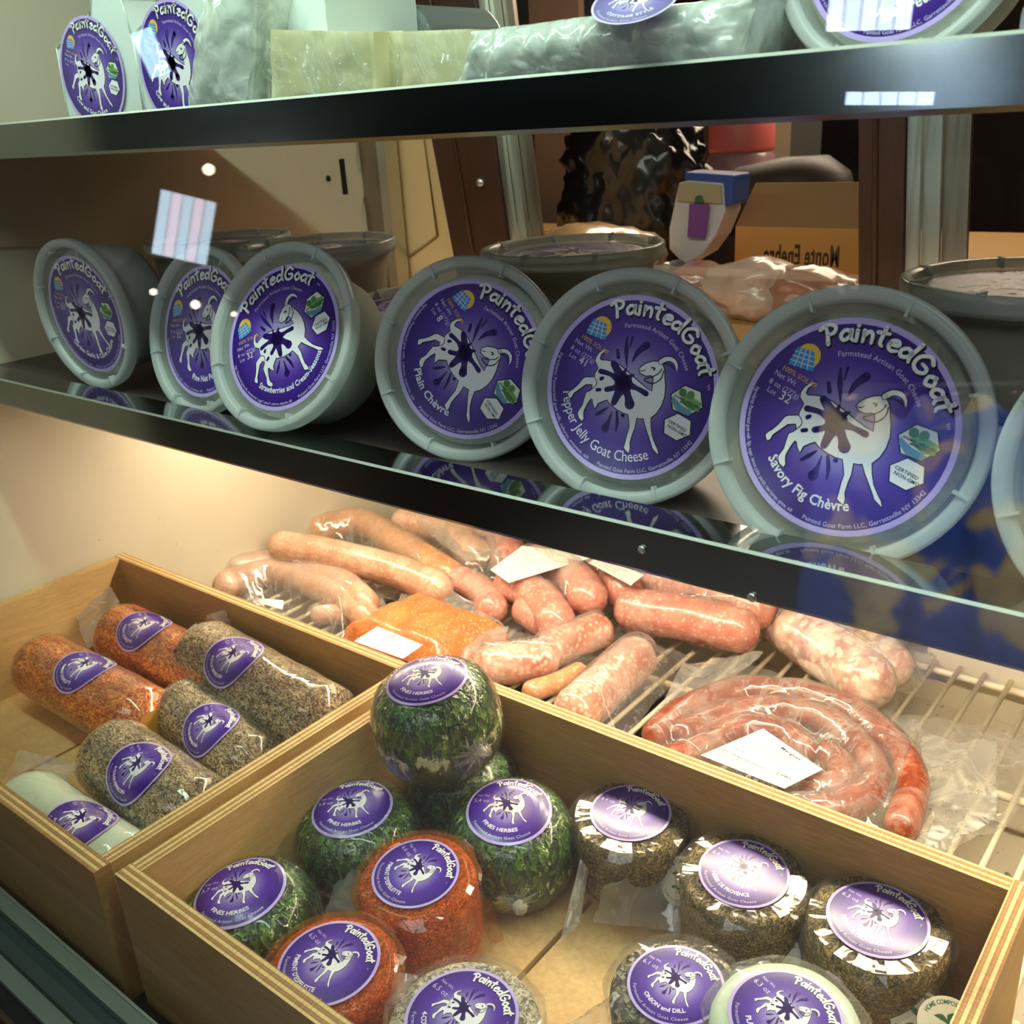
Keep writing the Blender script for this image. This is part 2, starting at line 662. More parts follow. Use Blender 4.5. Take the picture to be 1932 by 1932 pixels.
class Art:
    """flat printed artwork in unit-disc coordinates: list of (points, faces, layer, colour)"""
    def __init__(s):
        s.items = []

    def poly(s, pts, lay, col):
        tri = tessellate_polygon([[Vector((p[0], p[1], 0)) for p in pts]])
        s.items.append((pts, [tuple(t) for t in tri], lay, col))

    def disc(s, cx, cy, r, lay, col, n=20):
        s.items.append(([(cx + r * math.cos(2 * math.pi * i / n), cy + r * math.sin(2 * math.pi * i / n)) for i in range(n)], [tuple(range(n))], lay, col))

    def stroke(s, pts, w, lay, col, smooth=True):
        if not isinstance(w, (list, tuple)):
            w = [w] * len(pts)
        if smooth and len(pts) > 2:
            P, Wd = [], []
            n = len(pts)
            for i in range(n - 1):
                p0, p1, p2, p3 = pts[max(i - 1, 0)], pts[i], pts[i + 1], pts[min(i + 2, n - 1)]
                for k in range(4):
                    t = k / 4
                    q = []
                    for a in range(2):
                        q.append(0.5 * ((2 * p1[a]) + (-p0[a] + p2[a]) * t + (2 * p0[a] - 5 * p1[a] + 4 * p2[a] - p3[a]) * t * t + (-p0[a] + 3 * p1[a] - 3 * p2[a] + p3[a]) * t ** 3))
                    P.append(tuple(q))
                    Wd.append(w[i] + (w[i + 1] - w[i]) * t)
            P.append(pts[-1])
            Wd.append(w[-1])
        else:
            P, Wd = list(pts), list(w)
        vs = []
        for i, p in enumerate(P):
            a = P[max(i - 1, 0)]
            b = P[min(i + 1, len(P) - 1)]
            dx, dy = b[0] - a[0], b[1] - a[1]
            l = math.hypot(dx, dy) or 1
            nx, ny = -dy / l * Wd[i] / 2, dx / l * Wd[i] / 2
            vs += [(p[0] + nx, p[1] + ny), (p[0] - nx, p[1] - ny)]
        fs = [(2 * i, 2 * i + 1, 2 * i + 3, 2 * i + 2) for i in range(len(P) - 1)]
        s.items.append((vs, fs, lay, col))
        for p, ww in ((P[0], Wd[0]), (P[-1], Wd[-1])):
            if ww > 0.004:
                s.disc(p[0], p[1], ww / 2, lay, col, 8)

    def text(s, t, x, y, size, lay, col, rot=0.0, bold=False, sp=0.0):
        c, sn = math.cos(rot), math.sin(rot)
        X = 0
        for ch in t:
            vs, fs, adv = glyph(ch, bold)
            if vs:
                s.items.append(([(x + ((v[0] * size + X) * c - v[1] * size * sn), y + ((v[0] * size + X) * sn + v[1] * size * c)) for v in vs], fs, lay, col))
            X += adv * size + sp

    def arc(s, t, r, a0, a1, size, lay, col, top=True, bold=False):
        """text along a circle; top: clockwise from a0 to a1; bottom: counter-clockwise from a0 to a1 (degrees), spread to fill"""
        advs = [glyph(ch, bold)[2] * size for ch in t]
        tot = sum(advs)
        span = abs(math.radians(a1 - a0)) * r
        k = span / tot
        X = 0
        for ch, ad in zip(t, advs):
            vs, fs, _ = glyph(ch, bold)
            mid = (X + ad / 2) * k
            if vs:
                kk = min(max(k, 0.8), 1.12)
                if top:
                    th = math.radians(a0) - mid / r
                    ex = (math.sin(th), -math.cos(th))
                    ey = (math.cos(th), math.sin(th))
                else:
                    th = math.radians(a0) + mid / r
                    ex = (-math.sin(th), math.cos(th))
                    ey = (-math.cos(th), -math.sin(th))
                o = (r * math.cos(th), r * math.sin(th))
                s.items.append(([(o[0] + (v[0] * size - ad / 2) * kk * ex[0] + v[1] * size * ey[0], o[1] + (v[0] * size - ad / 2) * kk * ex[1] + v[1] * size * ey[1]) for v in vs], fs, lay, col))
            X += ad


BR = {
    'P': (0.66, [[(.16, -.02), (.20, .5), (.17, .98)], [(-.08, .84), (.25, 1.04), (.60, .86), (.52, .56), (.24, .46)]]),
    'a': (0.62, [[(.52, .52), (.28, .60), (.08, .34), (.18, .06), (.44, .2), (.54, .5)], [(.56, .58), (.52, .18), (.64, .0)]]),
    'i': (0.30, [[(.15, .58), (.13, .0)], [(.17, .86), (.16, .90)]]),
    'n': (0.62, [[(.10, .60), (.12, .0)], [(.12, .34), (.32, .60), (.48, .46), (.50, .0)]]),
    't': (0.52, [[(.26, 1.0), (.23, .2), (.36, .02)], [(.0, .66), (.5, .76)]]),
    'e': (0.56, [[(.10, .32), (.48, .40), (.40, .60), (.15, .50), (.10, .18), (.28, .0), (.52, .12)]]),
    'd': (0.70, [[(.52, .48), (.28, .56), (.08, .30), (.2, .04), (.46, .18), (.56, .5)], [(.66, 1.12), (.56, .3), (.64, .0)]]),
    'G': (0.86, [[(.74, .84), (.44, 1.02), (.10, .62), (.16, .14), (.48, .0), (.74, .2), (.70, .44), (.40, .46)]]),
    'o': (0.60, [[(.34, .60), (.10, .34), (.28, .0), (.54, .28), (.34, .60)]]),
}


def brush(art, txt, r, a0, a1, h, lay):
    tot = sum(BR[c][0] for c in txt)
    span = math.radians(a0 - a1) * r
    k = span / tot
    sw = 0.21
    for sh, col, l, ww in (((0.012, -0.018), C_BLACK, lay, 1.25), ((0, 0), C_WHITE, lay + 1, 1.0)):
        X = 0
        for ci, c in enumerate(txt):
            adv, strokes = BR[c]
            th = math.radians(a0) - (X + adv / 2) * k / r
            ex = (math.sin(th), -math.cos(th))
            ey = (math.cos(th), math.sin(th))
            o = (r * math.cos(th) + sh[0], r * math.sin(th) + sh[1])
            for st in strokes:
                pts = [(o[0] + (p[0] - adv / 2) * k * ex[0] + p[1] * h * ey[0], o[1] + (p[0] - adv / 2) * k * ex[1] + p[1] * h * ey[1]) for p in st]
                n = len(pts)
                wd = [h * sw * ww * (1.15 if i == 0 else (0.8 if i == n - 1 else 1.0)) for i in range(n)]
                art.stroke(pts, wd, l, col)
            X += adv


def gp(x, y):
    return ((x - 935) / 640.0, (1050 - y) / 710.0)


GOAT = [(745, 762), (715, 770), (685, 795), (665, 830), (662, 862), (678, 888), (690, 908), (680, 932), (668, 960), (665, 985), (630, 988), (600, 990), (580, 1000), (560, 1030), (545, 1052), (510, 1090), (485, 1108), (470, 1125), (472, 1145), (482, 1165), (498, 1155), (512, 1122), (555, 1085), (600, 1045), (650, 1040), (655, 1060), (655, 1080), (640, 1095), (612, 1110), (602, 1150), (590, 1212), (560, 1265), (560, 1290), (572, 1315), (595, 1335), (606, 1315), (600, 1285), (602, 1250), (628, 1190), (650, 1152), (665, 1160), (670, 1190), (688, 1228), (705, 1185), (750, 1160), (775, 1150), (800, 1180), (850, 1215), (900, 1240), (945, 1250), (955, 1300), (962, 1350), (948, 1420), (940, 1480), (934, 1512), (950, 1530), (972, 1548), (978, 1510), (972, 1470), (985, 1400), (1000, 1350), (1007, 1270), (1035, 1274), (1060, 1270), (1080, 1330), (1110, 1400), (1135, 1460), (1145, 1490), (1165, 1512), (1190, 1535), (1182, 1500), (1160, 1460), (1132, 1400), (1117, 1330), (1110, 1262), (1150, 1220), (1180, 1160), (1197, 1085), (1195, 1010), (1185, 955), (1178, 890), (1165, 862), (1145, 832), (1090, 835), (1040, 855), (1010, 880), (995, 902), (1008, 928), (1050, 945), (1085, 938), (1105, 950), (1108, 990), (1105, 1062), (1060, 1040), (1000, 995), (930, 940), (860, 888), (800, 855), (750, 850), (704, 850), (692, 835), (702, 802)]


def goat(a, lay, sx=1.0, ox=0.0, oy=0.0):
    G = lambda x, y: (gp(x, y)[0] * sx + ox, gp(x, y)[1] * sx + oy)
    # splashes behind
    for pts, wd in (([(885, 662), (888, 760), (902, 885)], [.02, .055, .01]), ([(926, 660), (912, 735)], [.03, .015]),
                    ([(1035, 712), (975, 770), (938, 848)], [.085, .06, .01]), ([(822, 762), (832, 818)], [.035, .045]),
                    ([(790, 1208), (740, 1248), (700, 1278)], [.01, .045, .03]), ([(820, 1240), (800, 1320), (778, 1375)], [.01, .04, .10]),
                    ([(856, 1240), (866, 1320), (862, 1390)], [.03, .04, .02]), ([(900, 1262), (906, 1264)], [.04, .04])):
        a.stroke([G(*p) for p in pts], [q * sx for q in wd], lay, C_SPLAT)
    body = [G(*p) for p in GOAT]
    a.stroke(body + [body[0]], 0.022 * sx, lay + 1, C_BLACK, smooth=False)
    sh = [G(x + 6, y + 7) for x, y in GOAT]
    a.poly(sh, lay, C_BLACK)
    a.poly(body, lay + 2, C_WHITE)
    # splat over the flank
    cx, cy = G(888, 1012)
    a.disc(cx, cy, .105 * sx, lay + 3, C_SPLAT, 20)
    for pts, wd in (([(888, 1012), (835, 920), (800, 868)], [.16, .09, .07]), ([(888, 1012), (790, 955), (708, 935)], [.13, .05, .06]),
                    ([(888, 1012), (820, 1055), (765, 1072)], [.13, .06, .06]), ([(888, 1012), (850, 1110), (828, 1170)], [.16, .09, .07]),
                    ([(888, 1012), (930, 1110), (948, 1172)], [.12, .08, .12]), ([(888, 1012), (990, 1045), (1062, 1080)], [.12, .05, .065]),
                    ([(888, 1012), (935, 960), (960, 945)], [.12, .05, .02]), ([(716, 993), (730, 985)], [.045, .035]),
                    ([(692, 1082), (715, 1078)], [.04, .04]), ([(860, 1000), (900, 900)], [.1, .02])):
        a.stroke([G(*p) for p in pts], [q * sx for q in wd], lay + 3, C_SPLAT)
    # horns, ear, eye, lines
    for pts, wd in (([(1150, 832), (1190, 808), (1235, 815), (1262, 850), (1268, 890)], [.05, .045, .04, .03, .008]),):
        a.stroke([G(*p) for p in pts], [q * sx * 1.5 for q in wd], lay + 2, C_BLACK)
        a.stroke([G(*p) for p in pts], [q * sx for q in wd], lay + 3, C_WHITE)
    a.stroke([G(1165, 845), G(1215, 850), G(1255, 885)], .010 * sx, lay + 4, C_BLACK)
    a.stroke([G(1160, 885), G(1145, 915), G(1105, 945), G(1040, 970)], .012 * sx, lay + 4, C_BLACK)
    a.stroke([G(1175, 900), G(1160, 960), G(1105, 1000), G(1040, 980)], .013 * sx, lay + 4, C_BLACK)
    a.stroke([G(1088, 880), G(1110, 885), G(1102, 898)], .016 * sx, lay + 4, C_BLACK)
    a.stroke([G(1002, 905), G(1020, 912), G(1040, 900)], .009 * sx, lay + 4, C_BLACK)
    a.stroke([G(665, 985), G(685, 1020), G(680, 1050), G(655, 1075)], .009 * sx, lay + 4, C_BLACK)


def base_disc(a, rim=0.05, glow=(-0.02, 0.02), core=.56):
    n = 60
    rings = [0.0, .12, .24, .36, .48, .60, .72, .84, 1 - rim]
    pts, fs, cols = [(glow[0] * .5, glow[1] * .5)], [], []

    def cc(r):
        t = r / (1 - rim)
        if t < core:
            return lerp3(C_GLOW, C_MID, (t / core) ** 1.2)
        return lerp3(C_MID, C_DEEP, min(1, (t - core) / .38))
    for r in rings[1:]:
        for i in range(n):
            th = 2 * math.pi * i / n
            pts.append((r * math.cos(th), r * math.sin(th)))
    for i in range(n):
        fs.append((0, 1 + i, 1 + (i + 1) % n))
        cols.append((cc(0), cc(rings[1]), cc(rings[1])))
    for k in range(len(rings) - 2):
        for i in range(n):
            j = (i + 1) % n
            fs.append((1 + k * n + i, 1 + (k + 1) * n + i, 1 + (k + 1) * n + j, 1 + k * n + j))
            c0, c1 = cc(rings[k + 1]), cc(rings[k + 2])
            cols.append((c0, c1, c1, c0))
    a.items.append((pts, fs, 0, cols))
    pts, fs = [], []
    for i in range(n):
        th = 2 * math.pi * i / n
        pts += [((1 - rim) * math.cos(th), (1 - rim) * math.sin(th)), (math.cos(th), math.sin(th))]
    for i in range(n):
        j = (i + 1) % n
        fs.append((2 * i, 2 * i + 1, 2 * j + 1, 2 * j))
    a.items.append((pts, fs, 0, C_RIM))


def hexa(a, cx, cy, r, lay, rot, col, squash=1.0):
    pts = [(cx + r * math.cos(rot + k * math.pi / 3), cy + r * math.sin(rot + k * math.pi / 3) * squash) for k in range(6)]
    a.poly([(cx + (p[0] - cx) * 1.09, cy + (p[1] - cy) * 1.09) for p in pts], lay, C_BLACK)
    a.poly(pts, lay + 1, col)


def lid_art(product, lot, ingr, hand=False, badges=True, prod_span=(207, 282), psize=.13):
    a = Art()
    base_disc(a, .055)
    brush(a, 'PaintedGoat', .79, 108, 12, .165, 1)
    a.text('TM', .86, .10, .045, 2, C_SOFT, math.radians(-75))
    a.arc('Farmstead Artisan Goat Cheese', .655, 100, 20, .072, 1, C_SOFT)
    if ingr:
        a.arc(ingr, .925, 158, 243, .056, 1, C_SOFT, top=False)
        a.arc('Painted Goat Farm LLC, Garrattsville NY 13342', .925, 250, 326, .062, 1, C_SOFT, top=False)
    if hand:
        a.arc(product, .80, 186, 292, psize, 1, C_WHITE, top=False)
    else:
        a.arc(product, .76, prod_span[0], prod_span[1], psize, 1, C_WHITE, top=False, bold=True)
    goat(a, 1)
    r = math.radians(-27)
    a.text('Net Wt', -.70, .47, .072, 1, C_SOFT, r)
    a.text('8 oz (277g)', -.745, .39, .072, 1, C_SOFT, r)
    a.text('Lot', -.76, .31, .07, 1, C_SOFT, r)
    a.text(lot, -.64, .245, .12, 1, C_WHITE, r)
    if badges:
        # sun and solar panel badge
        cx, cy = -.40, .62
        a.disc(cx + .015, cy + .025, .115, 1, lin(232, 190, 66)[:3], 24)
        a.disc(cx + .01, cy + .01, .07, 2, lin(226, 120, 40)[:3], 20)
        pan = [(cx - .17, cy - .05), (cx - .09, cy + .11), (cx + .07, cy + .06), (cx + .075, cy - .12)]
        a.poly(pan, 3, lin(48, 142, 200)[:3])
        for t in (.25, .5, .75):
            p0 = (pan[0][0] + (pan[1][0] - pan[0][0]) * t, pan[0][1] + (pan[1][1] - pan[0][1]) * t)
            p1 = (pan[3][0] + (pan[2][0] - pan[3][0]) * t, pan[3][1] + (pan[2][1] - pan[3][1]) * t)
            a.stroke([p0, p1], .010, 4, C_SOFT)
            p0 = (pan[0][0] + (pan[3][0] - pan[0][0]) * t, pan[0][1] + (pan[3][1] - pan[0][1]) * t)
            p1 = (pan[1][0] + (pan[2][0] - pan[1][0]) * t, pan[1][1] + (pan[2][1] - pan[1][1]) * t)
            a.stroke([p0, p1], .010, 4, C_SOFT)
        a.text('100% SOLAR', cx - .23, cy - .10, .07, 5, lin(226, 180, 90)[:3], math.radians(-27))
        # two hexagonal seals
        hexa(a, .66, -.085, .185, 1, math.radians(-20), lin(226, 232, 214)[:3], .85)
        a.poly([(.50, -.04), (.60, -.13), (.74, -.20), (.70, -.24), (.56, -.20), (.49, -.10)], 3, lin(96, 150, 176)[:3])
        a.poly([(.60, .00), (.72, -.04), (.83, -.10), (.80, -.19), (.70, -.18), (.60, -.10)], 3, lin(116, 168, 92)[:3])
        a.disc(.61, -.0, .045, 4, lin(74, 130, 66)[:3], 12)
        a.disc(.70, -.02, .045, 4, lin(86, 142, 72)[:3], 12)
        a.text('ANIMAL WELFARE', .515, -.045, .036, 5, C_BLACK, math.radians(-22), True)
        a.text('APPROVED', .58, -.105, .036, 5, C_BLACK, math.radians(-22), True)
        hexa(a, .585, -.37, .165, 1, math.radians(-28), C_WHITE, .85)
        a.text('CERTIFIED', .475, -.325, .046, 3, C_BLACK, math.radians(-24), True)
        a.text('NON-GMO', .47, -.375, .046, 3, C_BLACK, math.radians(-24), True)
    return a


def small_art(product, weight, span=(203, 285), gs=.86):
    a = Art()
    base_disc(a, .06, core=.60)
    brush(a, 'PaintedGoat', .735, 103, 22, .165, 1)
    a.text('TM', .78, .20, .04, 2, C_SOFT, math.radians(-70))
    goat(a, 1, gs, .03, .10)
    a.arc(product, .70, span[0], span[1], .135, 1, C_WHITE, top=False, bold=True)
    a.arc('Farmstead Artisan Goat Cheese', .875, 196, 300, .098, 1, C_SOFT, top=False)
    a.text('Net Wt.', -.70, .50, .09, 1, C_SOFT, math.radians(-18))
    a.text(weight, -.80, .34, .15, 1, C_SOFT, math.radians(-18))
    return a


def emit_art(mb, art, fn, lay_h=5e-5, maxlen=None):
    """write the artwork into a mesh through fn(u, v, h) -> point"""
    for pts, fs, lay, col in art.items:
        per = isinstance(col, list)
        for k, f in enumerate(fs):
            c = col[k] if per else col
            poly = [pts[i] for i in f]
            todo = [(poly, c)]
            if maxlen:
                done = []
                tris = []
                for i in range(1, len(poly) - 1):
                    tc = (c[0], c[i], c[i + 1]) if isinstance(c[0], tuple) else c
                    tris.append(([poly[0], poly[i], poly[i + 1]], tc))
                while tris:
                    t, tc = tris.pop()
                    L_ = [math.dist(t[0], t[1]), math.dist(t[1], t[2]), math.dist(t[2], t[0])]
                    m_ = max(L_)
                    if m_ <= maxlen:
                        done.append((t, tc))
                        continue
                    i = L_.index(m_)
                    a_, b_, c_ = t[i], t[(i + 1) % 3], t[(i + 2) % 3]
                    mid = ((a_[0] + b_[0]) / 2, (a_[1] + b_[1]) / 2)
                    if isinstance(tc[0], tuple):
                        ca, cb, cc_ = tc[i], tc[(i + 1) % 3], tc[(i + 2) % 3]
                        cm = lerp3(ca, cb, .5)
                        tris += [([a_, mid, c_], (ca, cm, cc_)), ([mid, b_, c_], (cm, cb, cc_))]
                    else:
                        tris += [([a_, mid, c_], tc), ([mid, b_, c_], tc)]
                todo = done
            for p, cc in todo:
                mb.add([fn(q[0], q[1], (lay + 1) * lay_h) for q in p], [tuple(range(len(p)))], 0, False, cc)


def label_mesh(art, fn, parent, name='label', maxlen=None, text=None):
    mb = MB()
    emit_art(mb, art, fn, maxlen=maxlen)
    o = mb.build(name, M['print'], parent, recalc=False)
    if text:
        o['label'] = text
    return o


# ================================================================== setting
struct_list = []
# room around the case
b = MB(); b.box(-5.5, 3.5, -4.2, 4.0, -1.42, -1.40)
struct('floor', b, pmat('shop_floor', lin(60, 56, 54), 0.5), 'dark shop floor', 'floor')
b = MB(); b.box(-5.5, 3.5, -4.2, 4.0, 1.6, 1.62)
struct('ceiling', b, pmat('shop_ceiling', lin(50, 50, 52), 0.8))
b = MB(); b.box(-5.5, 3.5, -4.22, -4.2, -1.4, 1.6)
struct('wall_front', b, pmat('shop_wall', lin(28, 27, 32), 0.8))
b = MB(); b.box(-5.5, 3.5, 3.0, 3.02, -1.4, 1.6)
struct('wall_back', b, pmat('kitchen_wall', lin(88, 66, 54), 0.7))
b = MB(); b.box(-5.52, -5.5, -4.2, 4.0, -1.4, 1.6)
struct('wall_left', b, pmat('shop_side_wall', lin(46, 44, 50), 0.8))
b = MB(); b.box(3.5, 3.52, -4.2, 4.0, -1.4, 1.6)
struct('wall_right', b, pmat('shop_side_wall_right', lin(46, 44, 50), 0.8))

XL, XR = -0.93, 0.35      # inside of the case, left and right
case = empty('display_case', (-0.3, 0.5, -1.4), 'refrigerated glass-front deli case holding all the cheese and meat', 'display case')


def cpart(name, mb, mats, label=None):
    o = mb.build(name, mats)
    o.parent = case
    o.matrix_parent_inverse = Matrix.Translation((0.3, -0.5, 1.4))
    if label: o['label'] = label
    return o


b = MB(); b.box(XL - .03, XL, 0.175, 0.885, -0.60, 0.62)
cpart('side_panel', b, M['wall'], 'scuffed cream left liner')
b = MB(); b.box(XR, XR + .03, 0.175, 0.885, -0.60, 0.62)
cpart('side_panel', b, M['wall'])
# upper cream strip on the left wall, with a slot and torn end
b = MB()
pl = [Py(0, 275, .36)] * 0
zz = lambda y: -0.062 - (y - .36) * (-0.0)
a0, a1 = 0.36, 0.868
prof = [(a0, 0.012), (a1, 0.012), (a1, -.030), (a1 - .004, -.040), (a1, -.052), (a1 + .006, -.060), (a1 + .004, -.078), (a1 - .004, -.098), (a1 - .004, -.128), (a1 - .05, -.126), (a1 - .2, -.108), (a0, -.075)]
prof = [(y, z) for y, z in prof]
vs = [(XL + .0005, y, z) for y, z in prof] + [(XL + .0035, y, z) for y, z in prof]
n = len(prof)
tri = tessellate_polygon([[Vector((y, z, 0)) for y, z in prof]])
fs = [tuple(t) for t in tri] + [tuple(n + i for i in t) for t in tri] + [(i, (i + 1) % n, n + (i + 1) % n, n + i) for i in range(n)]
b.add(vs, fs)
cpart('liner_strip', b, M['wallstrip'], 'cream plastic strip with a torn end')
b = MB()
b.box(XL + .0034, XL + .0040, .838, .846, -.075, -.035)
b.lathe([(.0001, 0), (.0035, 0), (.0035, .0006), (.0001, .0006)], 16, mat=Matrix.Translation((XL + .0036, .818, -.055)) @ Matrix.Rotation(math.pi / 2, 4, 'Y'))
cpart('bracket_slot', b, M['black'])


def shelf(zt, zl, yb, name, lab, ztop=None):
    s = empty(name, (-0.3, .5, zl), lab, 'shelf')
    def sp(nm, mb, mt, l=None):
        o = mb.build(nm, mt); o.parent = s
        o.matrix_parent_inverse = Matrix.Translation((.3, -.5, -zl))
        if l: o['label'] = l
        return o
    m = MB(); m.box(XL + .001, XR - .001, .372, yb, zt - .017, zt - .009)
    sp('shelf_board', m, M['shelf'], 'dark shelf surface')
    m = MB()
    pr = [(.3530, zl + .002), (.3530, zt - .0012), (.3542, zt), (.3770, zt), (.3770, zt - .0015), (.3552, zt - .0015), (.3545, zl + .004), (.3600, zl + .0015), (.3600, zl), (.3545, zl)]
    n = len(pr)
    vs = [(XL + .001, y, z) for y, z in pr] + [(XR - .001, y, z) for y, z in pr]
    fs = [(i, (i + 1) % n, n + (i + 1) % n, n + i) for i in range(n)]
    # front face, top flange, rest
    m.add(vs, [fs[0]] + fs[5:], 0)
    m.add(vs, [fs[2], fs[3], fs[4]], 1)
    m.add(vs, [fs[1]], 2)
    sp('front_lip', m, [M['steel'], M['steel_top'], M['edge']], 'brushed steel lip')
    return s


sh_mid = shelf(-0.1745, -0.198, .64, 'middle_shelf', 'middle shelf with steel front lip carrying the standing cheese tubs')
sh_top = shelf(0.0155, -0.0075, .64, 'top_shelf', 'upper shelf with steel front lip under the white bags and cheese blocks')
b = MB(); b.tube([(XL + .05, .60, -.200), (XR - .05, .60, -.200)], .008, 14)
tube_fix = b.build('tube_lamp', pmat('warm_tube', (1, .85, .6, 1), .4, emit=(1, .8, .52, 1), es=5.0))
tag(tube_fix, 'warm fluorescent tube mounted under the middle shelf', 'lamp')
# screws in the middle lip
for px, py in ((1211, 1037), (1419, 1127)):
    p = Py(px, py, .3525)
    b = MB(); b.lathe([(.0022, 0), (.0018, .0008), (.0002, .0012)], 12, mat=Matrix.Translation(p) @ Matrix.Rotation(math.pi / 2, 4, 'X'))
    o = b.build('rivet', M['alu']); o.parent = sh_mid
    o.matrix_parent_inverse = Matrix.Translation((.3, -.5, .198))

# back: steel standard, beige door panel, brown posts, aluminium tracks, glass
YB = .885
def yb_box(x0, x1, ya, yb2, z0, z1, lean=0.0):
    """box whose top leans sideways by lean * height (in x)"""
    m = MB()
    d = lean * (z1 - z0)
    m.add([(x0, ya, z0), (x1, ya, z0), (x1, yb2, z0), (x0, yb2, z0), (x0 - d, ya, z1), (x1 - d, ya, z1), (x1 - d, yb2, z1), (x0 - d, yb2, z1)],
          [(0, 3, 2, 1), (4, 5, 6, 7), (0, 1, 5, 4), (1, 2, 6, 5), (2, 3, 7, 6), (3, 0, 4, 7)])
    return m


def bx_px(xl, xr, ya, th, z0=-.5, z1=.62, yref=400, xl2=None):
    a = Py(xl, yref, ya).x
    c = Py(xr, yref, ya).x
    m = MB(); m.box(a, c, ya, ya + th, z0, z1)
    return m


m = bx_px(690, 722, .872, .02)
cpart('shelf_standard', m, M['standard'], 'worn steel shelf standard in the rear corner')
m = bx_px(722, 738, .868, .02)
cpart('shelf_standard', m, M['alu'])
# left sliding door: beige panel with recessed pull
m = bx_px(738, 872, .895, .012)
door_x0, door_x1 = Py(738, 400, .895).x, Py(872, 400, .895).x
cpart('door_panel', m, M['beige'], 'beige rear door panel')
m = MB()
q0 = Py(752, 300, .893).x; q1 = Py(806, 300, .893).x
m.add([(q0, .8945, .05), (q1 - .008, .8945, .05), (q1 + .006, .8945, -.125), (q0 + .003, .8945, -.150), (q0 + .006, .90, .05), (q1 - .016, .904, .05), (q1 - .008, .904, -.115), (q0 + .012, .904, -.125)],
      [(4, 5, 6, 7), (0, 4, 7, 3), (0, 1, 5, 4), (1, 2, 6, 5), (2, 3, 7, 6)])
m.tube([(q0, .893, .05), (q1 - .008, .893, .05), (q1 + .006, .893, -.127), (q0 + .003, .893, -.152)], .0016, 6)
cpart('door_pull', m, pmat('beige_pull', lin(190, 156, 106), .45), 'recessed finger pull')
for (ax, bx2, lb) in ((822, 930, 'brown wooden door stile with a round screw'), (1620, 1705, 'brown wooden door stile beside the aluminium track')):
    zt_, zb_ = .62, -.5
    # the stiles lean a little: measured at two heights
    if ax == 822:
        t0, t1 = Py(815, 266, .87), Py(930, 263, .87); b0, b1 = Py(857, 489, .87), Py(960, 489, .87)
    else:
        t0, t1 = Py(1620, 250, .87), Py(1706, 250, .87); b0, b1 = Py(1620, 530, .87), Py(1701, 530, .87)
    def ex(t, b_, z):
        k = (z - b_.z) / (t.z - b_.z)
        return b_.x + (t.x - b_.x) * k
    m = MB()
    m.add([(ex(t0, b0, zb_), .87, zb_), (ex(t1, b1, zb_), .87, zb_), (ex(t1, b1, zb_), .888, zb_), (ex(t0, b0, zb_), .888, zb_),
           (ex(t0, b0, zt_), .87, zt_), (ex(t1, b1, zt_), .87, zt_), (ex(t1, b1, zt_), .888, zt_), (ex(t0, b0, zt_), .888, zt_)],
          [(0, 3, 2, 1), (4, 5, 6, 7), (0, 1, 5, 4), (1, 2, 6, 5), (2, 3, 7, 6), (3, 0, 4, 7)])
    cpart('door_stile', m, M['brown'], lb)
    # raised bead on the stile
    m = MB()
    m.tube([(ex(t0, b0, zb_) * .62 + ex(t1, b1, zb_) * .38, .8695, zb_), (ex(t0, b0, zt_) * .62 + ex(t1, b1, zt_) * .38, .8695, zt_)], .0025, 6)
    cpart('stile_bead', m, M['brown'])
    # aluminium track right of the stile
    w1, w2 = (.020, .034) if ax == 822 else (.026, .046)
    for (o0, o1, yy, mt) in ((0.001, w1 * .45, .875, 'alu'), (w1 * .45, w1, .882, 'alu'), (w1, w2, .889, 'standard')):
        m = MB()
        e0, e1 = ex(t1, b1, zb_), ex(t1, b1, zt_)
        m.add([(e0 + o0, yy, zb_), (e0 + o1, yy, zb_), (e0 + o1, yy + .006, zb_), (e0 + o0, yy + .006, zb_), (e1 + o0, yy, zt_), (e1 + o1, yy, zt_), (e1 + o1, yy + .006, zt_), (e1 + o0, yy + .006, zt_)],
              [(0, 3, 2, 1), (4, 5, 6, 7), (0, 1, 5, 4), (1, 2, 6, 5), (2, 3, 7, 6), (3, 0, 4, 7)])
        cpart('door_track', m, M[mt])
p = Py(908, 344, .87)
b = MB(); b.lathe([(.0055, 0), (.005, .003), (.003, .0045), (.0002, .005)], 16, mat=Matrix.Translation(p) @ Matrix.Rotation(math.pi / 2, 4, 'X'))
cpart('stile_screw', b, M['alu'], 'round steel screw head')
m = MB(); m.box(Py(985, 350, .893).x, XR, .893, .897, -.5, .62)
gl_back = cpart('rear_glass', m, M['backglass'], 'sliding rear glass')
m = MB(); m.box(XL, XR, .86, .905, .30, .34)
cpart('header_rail', m, M['brown'])

# case bottom: pan, void, rear sill
m = MB(); m.box(-.345, XR, .205, .885, -.560, -.552)
cpart('drip_pan', m, M['pan'], 'stained cream drip pan')
m = MB(); m.box(XL, -.345, .205, .885, -.66, -.65)
cpart('dark_void_sheet', m, M['black'])  # black sheet standing in for the dark opening beside the pan
m = MB(); m.box(-.350, -.335, .205, .885, -.652, -.545)
cpart('pan_edge', m, M['wall'])
m = MB(); m.box(-.43, -.37, .205, .885, -.575, -.565)
cpart('support_bar', m, M['wall'])
m = MB(); m.box(XL, XR, .885, .90, -.66, -.485)
cpart('rear_sill', m, M['wall'])

